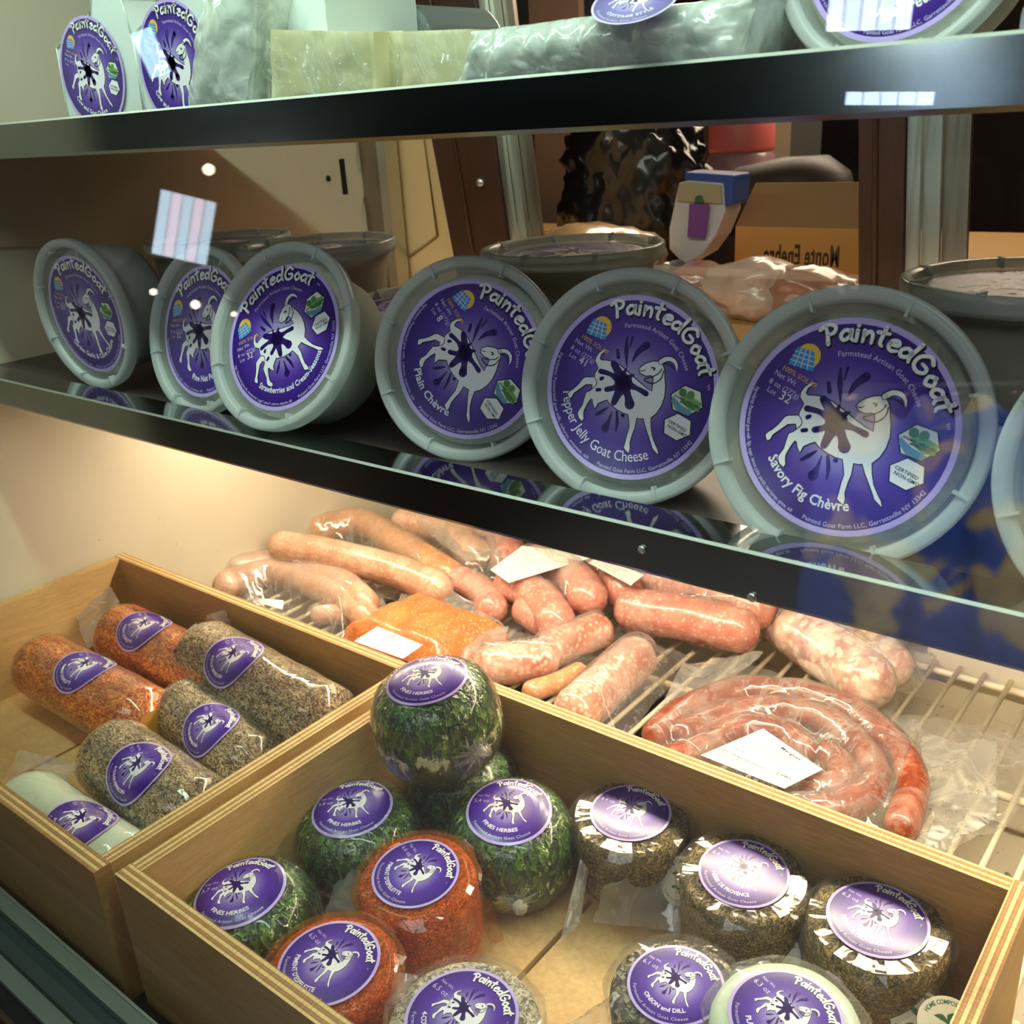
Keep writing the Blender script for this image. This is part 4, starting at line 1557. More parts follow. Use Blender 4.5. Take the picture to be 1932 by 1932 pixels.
# ================================================================== cheese logs in the left crate
def log_cheese(p0, p1, r, mat, lab, prod, wt, lpos, lang, lr, lroll, seed, endmat=None, ends=(1, 1), plain=False):
    ax = (p1 - p0).normalized()
    Ln = (p1 - p0).length
    side = Vector((0, 0, 1)).cross(ax).normalized()      # away from the viewer when ax points right
    upv = ax.cross(side)
    root = empty('cheese_log', (p0 + p1) / 2, lab, 'cheese log', 'cheese logs in the left crate')
    T = Matrix((ax, side, upv)).transposed().to_4x4()
    root.rotation_mode = 'QUATERNION'
    root.rotation_quaternion = T.to_quaternion()
    m = MB()
    n = 64
    prof = []
    K = 22
    off = seed * 3.7
    vs = []
    for k in range(K + 1):
        t = k / K
        x = -Ln / 2 + Ln * t
        e = min(t, 1 - t) * Ln
        rr = r * (1 - .42 * max(0, 1 - e / .007) ** 2)
        if k in (0, K):
            rr = r * .5
        for i in range(n):
            a = 2 * math.pi * i / n
            j = 1 + .035 * noise.noise(Vector((x * 30 + off, math.cos(a) * 1.3, math.sin(a) * 1.3))) + .012 * noise.noise(Vector((x * 120 + off, math.cos(a) * 5, math.sin(a) * 5)))
            zz_ = rr * j * math.sin(a)
            if zz_ < -r * .82:
                zz_ = -r * .82
            vs.append((x, rr * j * math.cos(a), zz_))
    fs = []
    mi = []
    for k in range(K):
        for i in range(n):
            j = (i + 1) % n
            fs.append((k * n + i, k * n + j, (k + 1) * n + j, (k + 1) * n + i))
    m.add(vs, fs, 0, True)
    m.add([vs[i] for i in range(n)], [tuple(range(n))], 1, True)
    m.add([vs[K * n + i] for i in range(n)], [tuple(range(n))], 1, True)
    m.build('cheese', [mat, endmat or M['curd']], root)
    # snug film
    m = MB()
    vs2 = []
    for k in range(K + 1):
        for i in range(n):
            v = vs[k * n + i]
            a = 2 * math.pi * i / n
            s_ = 1.025 + .014 * abs(noise.noise(Vector((v[0] * 90, math.cos(a) * 4 + off, math.sin(a) * 4))))
            vs2.append((v[0] * 1.01, v[1] * s_, v[2] * s_))
    m.add(vs2, fs, 0, True)
    m.build('film_wrap', M['film_soft'], root)
    art = sart(prod, wt, (200, 290))
    cr, sr = math.cos(lroll), math.sin(lroll)
    rl = r * 1.045

    def fn(u, v, h):
        uu = lr * (u * cr - v * sr)
        vv = lr * (u * sr + v * cr)
        th = math.pi - lang - vv / rl
        return (lpos * Ln / 2 + uu, math.cos(th) * (rl + h), math.sin(th) * (rl + h))
    label_mesh(art, fn, root, maxlen=.22)
    return root


LZ = CF + .030
logs = []
M['end_orange'] = pmat('paprika_end', lin(222, 160, 70), .5, coat=.3)
# (side is -Y for ax=+X, so angles from 90 deg (top) down to 0 (front); label v grows with the angle, towards the back)
def mk(a, b_, z, ext0, ext1, **kw):
    p0 = Pz(a[0], a[1], z); p1 = Pz(b_[0], b_[1], z)
    d = (p1 - p0).normalized()
    return log_cheese(p0 - d * ext0, p1 + d * ext1, **kw)


A90 = math.radians(90)
logs.append(mk((235, 1195), (400, 1285), -.452, .012, .03, r=.030, mat=M['m_plog'], lab='orange paprika cheese log against the back wall of the left crate', prod="PIMENT D'ESPELETTE", wt='10.4', lpos=-.30, lang=A90 - .25, lr=.0285, lroll=.0, seed=1, endmat=M['end_orange']))
logs.append(mk((95, 1262), (290, 1372), -.458, .02, .0, r=.031, mat=M['m_plog'], lab='orange paprika cheese log at the left end of the left crate', prod="PIMENT D'ESPELETTE", wt='10.2', lpos=.03, lang=A90 - .15, lr=.0290, lroll=0., seed=2, endmat=M['end_orange']))
logs.append(mk((395, 1240), (612, 1368), -.440, .014, .010, r=.033, mat=M['m_pepp'], lab='large peppercorn-coated cheese log, rearmost and resting highest in the left crate', prod='4-COLOR PEPPERCORN', wt='12.6', lpos=-.18, lang=A90 - .42, lr=.0290, lroll=0., seed=3))
logs.append(mk((345, 1335), (470, 1445), -.462, .0, .02, r=.030, mat=M['m_pepp'], lab='peppercorn-coated cheese log in the middle, partly under the larger one', prod='4-COLOR PEPPERCORN', wt='10.9', lpos=.20, lang=A90 - .45, lr=.0270, lroll=0., seed=4))
logs.append(mk((222, 1432), (368, 1545), -.455, .010, .012, r=.032, mat=M['m_pepp'], lab='greyish peppercorn-coated cheese log in front of the others', prod='4-COLOR PEPPERCORN', wt='11.1', lpos=.10, lang=A90 - .45, lr=.0280, lroll=0., seed=5))
logs.append(mk((55, 1530), (225, 1650), -.462, .01, .012, r=.030, mat=M['m_plain'], lab='plain white cheese log behind the front board of the left crate', prod='PLAIN CHÈVRE', wt='8.4', lpos=.33, lang=A90 - .1, lr=.0275, lroll=0., seed=6, endmat=M['m_plain']))


def log_flap(root, pxs, zs, mat, seed, amp=.003):
    pts = []
    inv = (Matrix.Translation(root.location) @ root.rotation_quaternion.to_matrix().to_4x4()).inverted()
    for (x, y), z in zip(pxs, zs):
        pts.append(inv @ Pz(x, y, z))
    return flap(root, pts, mat, seed, 'film_tail', 10, amp)


log_flap(logs[0], [(165, 1225), (240, 1165), (210, 1108), (142, 1160)], [-.455, -.435, -.425, -.440], M['film_loose'], 1)
log_flap(logs[2], [(375, 1200), (440, 1200), (425, 1150), (390, 1160)], [-.435, -.425, -.405, -.412], M['film_loose'], 2)
log_flap(logs[2], [(560, 1420), (665, 1325), (600, 1300), (540, 1400)], [-.462, -.440, -.420, -.450], M['film_loose'], 22, .004)
log_flap(logs[4], [(160, 1440), (250, 1370), (205, 1360), (140, 1430)], [-.450, -.425, -.430, -.455], M['film_loose'], 3)
log_flap(logs[5], [(0, 1480), (100, 1500), (150, 1440), (40, 1415)], [-.465, -.450, -.440, -.450], M['film_loose'], 4)
log_flap(logs[1], [(40, 1290), (70, 1240), (60, 1215), (20, 1290)], [-.475, -.455, -.460, -.480], M['film_orange'], 5)
# ================================================================== meats on the wire rack
M['s_pale'] = meat_mat('pale_sausage', lin(210, 166, 138), lin(188, 136, 108), lin(232, 196, 164), 240, .30, frost=.25)
M['s_ring'] = meat_mat('amber_sausage', lin(216, 158, 110), lin(194, 128, 84), lin(232, 196, 150), 240, .32, frost=.15)
M['s_pink'] = meat_mat('pink_sausage', lin(210, 146, 126), lin(190, 112, 98), lin(230, 196, 176), 200, .34, frost=.2)
M['s_speck'] = meat_mat('speckled_sausage', lin(208, 148, 124), lin(184, 108, 88), lin(232, 206, 180), 190, .42, frost=.35)
M['s_chor'] = meat_mat('ground_orange_sausage', lin(218, 138, 76), lin(196, 108, 56), lin(230, 184, 130), 260, .32)
M['s_merg'] = meat_mat('brick_red_sausage', lin(158, 72, 38), lin(120, 46, 22), lin(206, 124, 76), 240, .22, frost=.22)
M['s_froz'] = meat_mat('frosted_meat', lin(222, 186, 160), lin(178, 128, 118), lin(240, 226, 206), 120, .5, frost=.8)


def bag(root, pxq, z0, items, seed, mat, n=46, up=.0022, amp=.0035, jag=.05, name='vacuum_bag'):
    """vacuum bag: a closed film draped over what is inside, flat seam around the edge"""
    c = [Pz(x, y, z0) for x, y in pxq]
    m = MB()
    vs = []

    def H(p):
        best = 0.0
        for a, b_, r in items:
            ab = Vector((b_.x - a.x, b_.y - a.y))
            ap = Vector((p.x - a.x, p.y - a.y))
            t = max(0, min(1, ap.dot(ab) / max(ab.dot(ab), 1e-9)))
            d = (ap - ab * t).length
            top = a.z + (b_.z - a.z) * t + r - z0 + up
            if d < r * 1.02:
                h = top - r + math.sqrt(max(0.0, r * r - d * d * .93))
            else:
                h = (top - r) + r * .26
                k = (d - r * 1.02) / (r * .9 + .010)
                h = h * max(0.0, 1 - k) ** 1.4
            best = max(best, h)
        return best
    for i in range(n + 1):
        for j in range(n + 1):
            u, v = i / n, j / n
            e0 = jag * noise.noise(Vector((v * 4, seed, 0))) * (1 - u) - jag * noise.noise(Vector((v * 4, seed + 9, 0))) * u
            e1 = jag * noise.noise(Vector((u * 4, seed + 3, 0))) * (1 - v) - jag * noise.noise(Vector((u * 4, seed + 6, 0))) * v
            uu, vv = u + e0, v + e1
            p = (c[0] * (1 - uu) + c[1] * uu) * (1 - vv) + (c[3] * (1 - uu) + c[2] * uu) * vv
            h = H(p)
            edge = min(u, 1 - u, v, 1 - v)
            h *= min(1, edge * 14)
            wr = amp * (abs(noise.noise(Vector((p.x * 38 + seed, p.y * 38, 0)))) + .6 * abs(noise.noise(Vector((p.x * 90, p.y * 90 + seed, 2)))))
            wave = .004 * max(0, noise.noise(Vector((p.x * 16 + seed * 2, p.y * 16, 5)))) * (1 if h < .004 else .2)
            vs.append(Vector((p.x, p.y, z0 + h + wr * (.5 if h > .004 else 1.0) + wave)))
    fs = [(i * (n + 1) + j, (i + 1) * (n + 1) + j, (i + 1) * (n + 1) + j + 1, i * (n + 1) + j + 1) for i in range(n) for j in range(n)]
    m.add([v - root.location for v in vs], fs, 0, True)
    return m.build(name, mat, root, recalc=False)


def smooth_path(pts, k=6):
    out = []
    n = len(pts)
    for i in range(n - 1):
        p0, p1, p2, p3 = pts[max(i - 1, 0)], pts[i], pts[i + 1], pts[min(i + 2, n - 1)]
        for q in range(k):
            t = q / k
            out.append(0.5 * ((2 * p1) + (-p0 + p2) * t + (2 * p0 - 5 * p1 + 4 * p2 - p3) * t * t + (-p0 + 3 * p1 - 3 * p2 + p3) * t ** 3))
    out.append(pts[-1])
    return out


def sausage(root, path, r, mat, seed, name='sausage', lump=.06):
    P = smooth_path(path, 7)
    # rounded ends
    d0 = (P[0] - P[1]).normalized(); d1 = (P[-1] - P[-2]).normalized()
    pts = [P[0] + d0 * r * .75, P[0] + d0 * r * .6, P[0] + d0 * r * .3] + P + [P[-1] + d1 * r * .3, P[-1] + d1 * r * .6, P[-1] + d1 * r * .75]
    rad = [r * .15, r * .55, r * .87] + [r * (1 + lump * noise.noise(Vector((i * .35 + seed, seed, 0)))) for i in range(len(P))] + [r * .87, r * .55, r * .15]
    m = MB()
    m.tube([p - root.location for p in pts], rad, 24)
    m.v = [tuple(Vector(v) + Vector((noise.noise(Vector(v) * 90 + Vector((seed, 0, 0))), noise.noise(Vector(v) * 90 + Vector((0, seed, 0))), noise.noise(Vector(v) * 90 + Vector((0, 0, seed))))) * r * .05) for v in m.v]
    return m.build(name, mat, root)


def pack(lab, cat, base_px, z0, sausages, bagpx, seed, film='film', bagmode=True, group='vacuum-packed meats on the wire rack', **kw):
    c = Pz(base_px[0], base_px[1], z0)
    root = empty('sausage_pack', c, lab, cat, group)
    items = []
    for k, (pxs, zc, r, mat) in enumerate(sausages):
        P = [Pz(x, y, zc if not isinstance(zc, (list, tuple)) else zc[i]) for i, (x, y) in enumerate(pxs)]
        sausage(root, P, r, M[mat], seed + k)
        for a, b_ in zip(P[:-1], P[1:]):
            items.append((a, b_, r))
    if bagpx:
        bag(root, bagpx, z0, items, seed, M[film], **kw)
    return root, items


def sticker(root, pxs, zs, lines, col=(240, 238, 230), th=.0005, name='paper_label', red=None):
    """paper label given by its four corners in world space, with printed lines: (u, v, size, text, colour)"""
    c = [Pz(x, y, z) - root.location for (x, y), z in zip(pxs, zs)]
    a = Art()

    def fn(u, v, h):
        p = (c[0] * (1 - u) + c[1] * u) * (1 - v) + (c[3] * (1 - u) + c[2] * u) * v
        nn = (c[1] - c[0]).cross(c[3] - c[0]).normalized()
        if nn.z < 0:
            nn = -nn
        return tuple(p + nn * h)
    N_ = 4
    for i in range(N_):
        for j in range(N_):
            a.items.append(([(i / N_, j / N_), ((i + 1) / N_, j / N_), ((i + 1) / N_, (j + 1) / N_), (i / N_, (j + 1) / N_)], [(0, 1, 2, 3)], 0, lin(*col)[:3]))
    for (u, v, sz, asp, txt, tc, bold) in lines:
        X = 0
        for ch in txt:
            gv, gf, ad = glyph(ch, bold)
            if gv:
                a.items.append(([(u + (q[0] * sz + X) * asp, v + q[1] * sz) for q in gv], gf, 1, lin(*tc)[:3]))
            X += ad * sz
    mb = MB()
    emit_art(mb, a, fn, 1.6e-4)
    return mb.build(name, M['print'], root, recalc=False)


RZ = -.5025
BK = (30, 28, 30)
# 1 pale pair at the far left
r1, _ = pack('pale pinkish sausages in a vacuum bag, nearest the left crate', 'sausages', (560, 1130), RZ,
     [([(425, 1105), (520, 1078), (640, 1125), (690, 1165)], -.482, .0165, 's_pale'), ([(440, 1075), (540, 1062), (640, 1098), (690, 1140)], -.476, .0160, 's_pale'), ([(600, 1160), (650, 1160), (700, 1172)], -.490, .011, 's_pale')],
     [(395, 1120), (470, 1030), (745, 1125), (640, 1225)], 11)
sticker(r1, [(480, 1128), (535, 1133), (533, 1150), (470, 1132)], [-.462, -.462, -.466, -.466], [(.1, .3, .3, .25, 'Chicken', BK, False)])
# 2 upper pair in the rear left
r2, _ = pack('pair of pale sausages lying higher, left rear, pink tinted tip', 'sausages', (680, 1040), RZ,
     [([(530, 1030), (620, 1045), (740, 1075), (830, 1110)], (-.455, -.455, -.462, -.470), .0185, 's_pale'), ([(600, 1000), (680, 985), (745, 1020), (850, 1085)], (-.470, -.468, -.470, -.475), .0175, 's_ring')],
     [(500, 1020), (600, 960), (890, 1070), (760, 1150)], 12)
# 3 orange patty bag
c = Pz(800, 1180, RZ)
root = empty('sausage_pack', c, 'flat bag of ground orange chorizo with a white label', 'sausages', 'vacuum-packed meats on the wire rack')
m = MB()
q = [Pz(645, 1205, RZ + .004), Pz(790, 1140, RZ + .004), Pz(965, 1210, RZ + .004), Pz(830, 1275, RZ + .004)]
n = 28
vs = []
for i in range(n + 1):
    for j in range(n + 1):
        u, v = i / n, j / n
        p = (q[0] * (1 - u) + q[1] * u) * (1 - v) + (q[3] * (1 - u) + q[2] * u) * v
        e = min(u, 1 - u, v, 1 - v)
        h = .028 * min(1, (e / .16)) ** .5 + .004 * noise.noise(p * 40) + .0015 * noise.noise(p * 130)
        vs.append(p + Vector((0, 0, h)) - c)
m.add(vs, [(i * (n + 1) + j, (i + 1) * (n + 1) + j, (i + 1) * (n + 1) + j + 1, i * (n + 1) + j + 1) for i in range(n) for j in range(n)], 0, True)
m.build('ground_meat', M['s_chor'], root, recalc=False)
it = [(Pz(720, 1190, RZ + .012), Pz(880, 1200, RZ + .012), .022)]
q2 = [(Pz(745, 1175, RZ + .014), Pz(860, 1215, RZ + .014), .020)]
bag(root, [(640, 1215), (795, 1105), (1010, 1205), (850, 1330)], RZ, [], 13, M['film'])
CHORIZO = root
sticker(root, [(668, 1210), (760, 1243), (798, 1217), (712, 1182)], [RZ + .034] * 4, [(.30, .80, .09, 1., 'Chorizo', BK, True), (.15, .66, .05, 1., 'pork, paprika, garlic, salt', BK, False), (.1, .52, .045, 1., 'Ingredients: pork, water, vinegar', BK, False), (.1, .44, .045, 1., 'spices, red pepper, oregano', BK, False), (.62, .12, .09, .9, '1.020', BK, False)])
# 4 pink and red pack with printed label
r4, _ = pack('vacuum bag of bright pink and red sausage chunks under the shelf', 'sausages', (1050, 1110), RZ,
     [([(960, 1100), (1020, 1130), (1050, 1175)], -.468, .020, 's_pink'), ([(1010, 1060), (1080, 1090), (1110, 1130)], -.462, .021, 's_pink'), ([(1060, 1040), (1150, 1080), (1180, 1120)], -.466, .020, 's_pink'), ([(990, 1150), (1030, 1175)], -.478, .016, 's_pink')],
     [(905, 1080), (1010, 985), (1260, 1100), (1040, 1225)], 14, amp=.005)
sticker(r4, [(925, 1075), (985, 1030), (1130, 1048), (960, 1100)], [-.447, -.440, -.440, -.448], [])
sticker(r4, [(1110, 1062), (1190, 1105), (1215, 1085), (1130, 1050)], [-.440] * 4, [(.08, .72, .10, .7, 'Ingredients: pork, salt', BK, False), (.08, .5, .10, .7, 'spices, wine, garlic', BK, False), (.08, .28, .10, .7, 'keep refrigerated', BK, False)])
# 5 pale pink bag behind it
pack('loose clear bag of pale pink meat far back, below the shelf lip', 'sausages', (880, 1020), RZ,
     [([(760, 985), (840, 1000), (900, 1050)], -.470, .020, 's_pale'), ([(860, 990), (940, 1010), (960, 1060)], -.472, .022, 's_pink'), ([(820, 1080), (900, 1110), (930, 1150)], -.480, .017, 's_pink')],
     [(690, 970), (790, 930), (1060, 1010), (930, 1180)], 15, amp=.007)
# 6 pink pair
pack('thick pair of pink sausages side by side in a tight bag', 'sausages', (1300, 1150), RZ,
     [([(1190, 1150), (1290, 1165), (1400, 1190)], -.470, .0225, 's_pink'), ([(1240, 1095), (1330, 1110), (1430, 1150)], -.462, .0225, 's_pink')],
     [(1150, 1170), (1200, 1050), (1470, 1120), (1395, 1250)], 16)
# 7 speckled pair
pack('two speckled sausages end to end, tilted, beside the crate back', 'sausages', (1030, 1230), RZ,
     [([(920, 1255), (985, 1250), (1030, 1240)], -.482, .0195, 's_speck'), ([(1040, 1225), (1090, 1205), (1130, 1190)], -.480, .0185, 's_speck')],
     [(890, 1300), (960, 1180), (1200, 1165), (1080, 1290)], 17)
pack('thin dark sausage end showing under the speckled pair', 'sausages', (1050, 1300), RZ,
     [([(1000, 1305), (1060, 1285), (1095, 1268)], -.492, .010, 's_ring')], None, 27)
# 8 single speckled
pack('single frosty speckled sausage lying towards the crate', 'sausages', (1150, 1290), RZ,
     [([(1085, 1345), (1140, 1295), (1200, 1240)], -.481, .0215, 's_speck')],
     [(1030, 1350), (1170, 1190), (1300, 1240), (1170, 1420)], 18)
# 9 frozen bag
pack('frosted pale meat in a loose clear bag by the right end of the lip', 'sausages', (1570, 1230), RZ,
     [([(1500, 1190), (1580, 1235), (1640, 1290)], -.478, .026, 's_froz'), ([(1470, 1180), (1530, 1225), (1600, 1275)], -.486, .020, 's_froz'), ([(1560, 1175), (1630, 1210), (1680, 1260)], -.480, .022, 's_froz')],
     [(1400, 1190), (1480, 1100), (1790, 1210), (1690, 1350)], 19, amp=.007)
# 10 coil
root = empty('sausage_coil', Pz(1500, 1440, RZ), 'coil of brick-red merguez sausage in a clear bag with a white label', 'sausages', 'vacuum-packed meats on the wire rack')
cz = RZ + .0135
outer = [(1235, 1390), (1300, 1335), (1400, 1305), (1520, 1312), (1620, 1350), (1690, 1410), (1722, 1480), (1700, 1560)]
mid = [(1290, 1385), (1370, 1350), (1470, 1338), (1560, 1360), (1625, 1410), (1650, 1470), (1620, 1510), (1560, 1530), (1500, 1530)]
inner = [(1250, 1440), (1330, 1410), (1400, 1375), (1480, 1385), (1520, 1420)]
inn2 = [(1560, 1420), (1590, 1450), (1580, 1480), (1530, 1490)]
P_ = []
for nm, path, r in (('outer', outer, .0125), ('mid', mid, .0120), ('inner', inner, .0120), ('i2', inn2, .0115)):
    pts = [Pz(x, y, cz) for x, y in path]
    sausage(root, pts, r, M['s_merg'], hash(nm) % 7 if False else len(nm) * 3, lump=.08)
    for a_, b_ in zip(pts[:-1], pts[1:]):
        P_.append((a_, b_, r))
bag(root, [(1190, 1420), (1400, 1250), (1790, 1400), (1640, 1660)], RZ, P_, 20, M['film'], n=70, amp=.003, jag=.02)
bag(root, [(1660, 1340), (1932 + 60, 1400), (1900, 1560), (1700, 1650)], RZ + .002, [], 21, M['film'], n=30, amp=.005, name='bag_tail')
sticker(root, [(1322, 1425), (1480, 1488), (1552, 1452), (1440, 1375)], [RZ + .0315] * 4,
        [(.42, .86, .085, 1., 'Merguez', BK, True), (.34, .78, .04, 1., 'Fresh lamb sausage', BK, False), (.10, .70, .036, 1., 'Ingredients: lamb, water, harissa, salt, garlic', BK, False), (.10, .64, .036, 1., 'paprika, cumin, coriander, red pepper, lamb', BK, False),
         (.10, .58, .036, 1., 'casing. Contains no allergens. Keep frozen', BK, False), (.10, .50, .036, 1., 'until use. Hand made in small batches', BK, False), (.74, .30, .085, .9, '1.080', BK, True), (.10, .40, .05, 1., '280004', BK, False),
         (.04, .26, .05, 1., 'SAFE HANDLING INSTRUCTIONS', (210, 60, 60), True), (.02, .20, .036, 1., 'THIS PRODUCT WAS PREPARED FROM INSPECTED', (210, 60, 60), False), (.02, .14, .036, 1., 'MEAT. KEEP REFRIGERATED OR FROZEN. COOK', (210, 60, 60), False), (.02, .08, .036, 1., 'THOROUGHLY. WASH WORKING SURFACES', (210, 60, 60), False), (.02, .02, .036, 1., 'AND HANDS AFTER TOUCHING RAW MEAT', (210, 60, 60), False)])


# milky flanges of the bags that stand out between the meats
def flange(root, pxs, zs, seed, amp=.004):
    pts = [Pz(x, y, z) - root.location for (x, y), z in zip(pxs, zs)]
    flap(root, pts, M['film_loose'], seed, 'bag_flange', 12, amp)


flange(CHORIZO, [(860, 1260), (905, 1150), (960, 1180), (945, 1240)], [RZ + .012, RZ + .030, RZ + .020, RZ + .008], 31)
flange(CHORIZO, [(745, 1140), (775, 1085), (905, 1135), (900, 1170)], [RZ + .018, RZ + .030, RZ + .030, RZ + .020], 32)
flange(r4, [(880, 1060), (800, 1000), (900, 960), (960, 1040)], [RZ + .040, RZ + .050, RZ + .045, RZ + .050], 33)
flange(r4, [(960, 1130), (1010, 1225), (1150, 1160), (1110, 1140)], [RZ + .020, RZ + .006, RZ + .012, RZ + .030], 34)
flange(r2, [(745, 1090), (830, 1110), (800, 1150), (700, 1120)], [RZ + .030, RZ + .028, RZ + .008, RZ + .010], 35)
flange(r1, [(640, 1110), (720, 1125), (745, 1170), (690, 1190)], [RZ + .020, RZ + .028, RZ + .010, RZ + .004], 36)
flange(root, [(1210, 1390), (1290, 1250), (1440, 1230), (1330, 1330)], [RZ + .004, RZ + .014, RZ + .020, RZ + .010], 37)
flange(root, [(1740, 1390), (1880, 1400), (1880, 1540), (1720, 1640)], [RZ + .010, RZ + .018, RZ + .012, RZ + .004], 38)


# ================================================================== top shelf
ZT = .0155 - .009 + .0003


def px_on(x, y, Y):
    return Py(x, y, Y)


M['carton'] = film_mat('milky_pouch', 0.93, (0.9, 0.93, 0.9, 1), 14, 0.5, (0.80, 0.86, 0.84, 1), 0.22, (1, 1, 1), 0.05, .8)
M['carton2'] = pmat('white_pouch', lin(214, 226, 220), .4, coat=.2)
M['curds'] = chunky('wrapped_curd', lin(170, 182, 172), lin(204, 214, 204), lin(226, 234, 224), 70)


def gable(lab, xl, xr, Y, pts_left, pts_right, depth, labpx, lr, seed, roll=0):
    """white gable-top pouch: outline read at distance Y, given real depth"""
    outl = [Py(x, y, Y) for x, y in pts_left + pts_right[::-1]]
    base_z = ZT
    # extend lower ends to the shelf
    L0, R0 = outl[0], outl[-1]
    for p in (L0, R0):
        p.z = base_z
    c = Vector(((L0.x + R0.x) / 2, Y, base_z))
    root = empty('milk_pouch', c, lab, 'pouch', 'white labelled pouches on the upper shelf')
    m = MB()
    n = len(outl)
    zmax = max(p.z for p in outl)
    front = [p - c for p in outl]
    back = []
    for p in outl:
        t = (p.z - base_z) / max(zmax - base_z, .01)
        back.append(Vector((p.x, Y + depth * (1 - t) ** .6 + .004, p.z)) - c)
    tri = tessellate_polygon([[Vector((p.x, p.z, 0)) for p in front]])
    m.add(front + back, [tuple(t) for t in tri] + [tuple(n + i for i in t) for t in tri] + [(i, (i + 1) % n, n + (i + 1) % n, n + i) for i in range(n)])
    o = m.build('pouch_body', M['carton2'], root)
    m = MB()
    for k in range(len(front) - 1):
        m.tube([front[k] + Vector((0, -.0005, 0)), front[k + 1] + Vector((0, -.0005, 0))], .0006, 5)
    m.build('pouch_seam', M['carton'], root)
    lc = Py(labpx[0], labpx[1], Y) - c
    art = LID_G
    cr, sr = math.cos(roll), math.sin(roll)
    label_mesh(art, lambda u, v, h: (lc.x + lr[0] * (u * cr - v * sr), -.0012 - h, lc.z + lr[1] * (u * sr + v * cr)), root)
    return root


LID_G = lid_art('Cow and Goat Chèvre', '', '', False, True, (205, 285), .12)
gable('white pouch with purple oval label, leftmost on the upper shelf', 0, 0, .395, [(128, 215), (108, 90), (170, 28), (176, -60)], [(268, 190), (250, 68), (230, 0), (232, -60)], .05, (176, 138), (.0285 * 1.35, .0345), 1, .12)
gable('second white pouch with purple label, right of the leftmost one', 0, 0, .385, [(272, 190), (252, 68), (310, 0), (318, -60)], [(440, 180), (400, 30), (386, 0), (380, -60)], .05, (334, 125), (.0285 * 1.3, .036), 2, .05)


def soft_box(name, lab, cat, Y, quad, depth, mat, seed, group=None, wr=.003, n=26, film=None, bow=.006, parts=None):
    """soft wrapped lump: front outline from four points at distance Y, real depth behind"""
    c4 = [Py(x, y, Y) for x, y in quad]   # bl, br, tr, tl
    c = (c4[0] + c4[1]) / 2
    c.z = ZT
    root = empty(name, c, lab, cat, group)
    m = MB()

    def shell(off, wamp, s):
        vs = []
        for i in range(n + 1):
            for j in range(n + 1):
                u, v = i / n, j / n
                p = (c4[0] * (1 - u) + c4[1] * u) * (1 - v) + (c4[3] * (1 - u) + c4[2] * u) * v
                # v<1 front; roll over the top backwards in the last 35 percent
                b_ = bow * (math.sin(math.pi * u) ** .5) * (math.sin(math.pi * min(v, 1)) ** .5 if 0 < v < 1 else 0)
                w_ = wamp * (abs(noise.noise(Vector((p.x * 40 + s, p.z * 40, s)))) * 1.5 + abs(noise.noise(Vector((p.x * 95, p.z * 95 + s, 4)))))
                vs.append(Vector((p.x, p.y - b_ - off - w_, max(p.z, ZT + .0005))) - c)
        return vs
    vs = shell(0, wr, seed)
    nn = len(vs)
    fs = [(i * (n + 1) + j, (i + 1) * (n + 1) + j, (i + 1) * (n + 1) + j + 1, i * (n + 1) + j + 1) for i in range(n) for j in range(n)]
    back = [v + Vector((0, depth, 0)) for v in vs]
    m.add(vs, fs, 0, True)
    # top, sides: connect border to the same border shifted back
    border = [(i, n) for i in range(n + 1)]
    top = [vs[i * (n + 1) + n] for i in range(n + 1)]
    topb = [v + Vector((0, depth, -.004)) for v in top]
    m.add(top + topb, [(i, i + 1, n + 1 + i + 1, n + 1 + i) for i in range(n)], 0, True)
    for ii in (0, n):
        sd = [vs[ii * (n + 1) + j] for j in range(n + 1)]
        sb = [v + Vector((0, depth, 0)) for v in sd]
        m.add(sd + sb, [(j, j + 1, n + 1 + j + 1, n + 1 + j) for j in range(n)], 0, True)
    m.build('wrapped_lump' if film else 'body', mat, root, recalc=False)
    if film:
        m = MB()
        vs = shell(.0025, wr * 1.8, seed + 5)
        m.add(vs, fs, 0, True)
        top = [vs[i * (n + 1) + n] for i in range(n + 1)]
        topb = [v + Vector((0, depth + .003, -.002)) for v in top]
        m.add(top + topb, [(i, i + 1, n + 1 + i + 1, n + 1 + i) for i in range(n)], 0, True)
        m.build('plastic_wrap', film, root, recalc=False)
    return root


M['cheese_y'] = chunky('pale_cheese_block', lin(214, 208, 162), lin(222, 218, 178), lin(228, 226, 192), 14)
M['topfilm'] = film_mat('block_wrap', 0.10, (0.96, 0.97, 0.93, 1), 30, 0.8, (0.86, 0.9, 0.82, 1), 0.07, (1, 1, 1), 0.3, 2.0)
soft_box('curd_bag', 'white crinkled bag of curd leaning behind the second pouch', 'bag', .375, [(362, 205), (478, 190), (490, -20), (398, -20)], .06, M['curds'], 3, wr=.0016, film=M['film_white'])
soft_box('curd_bag', 'smooth white bag between the crinkled bag and the cheese blocks', 'bag', .400, [(470, 190), (632, 182), (610, -30), (490, -30)], .07, M['carton2'], 4, wr=.001, bow=.004)
BL = 'pale cheese blocks wrapped in plastic on the upper shelf'
soft_box('cheese_block', 'leftmost wrapped block of pale cheese, with a creased film corner', 'cheese', .372, [(515, 195), (712, 178), (706, 60), (512, 56)], .07, M['cheese_y'], 6, BL, wr=.0008, film=M['topfilm'], bow=.001)
soft_box('cheese_block', 'narrow wrapped slice of pale cheese between the two wider blocks', 'cheese', .385, [(708, 180), (764, 176), (762, 58), (712, 62)], .06, M['cheese_y'], 7, BL, wr=.0008, film=M['topfilm'], bow=.001)
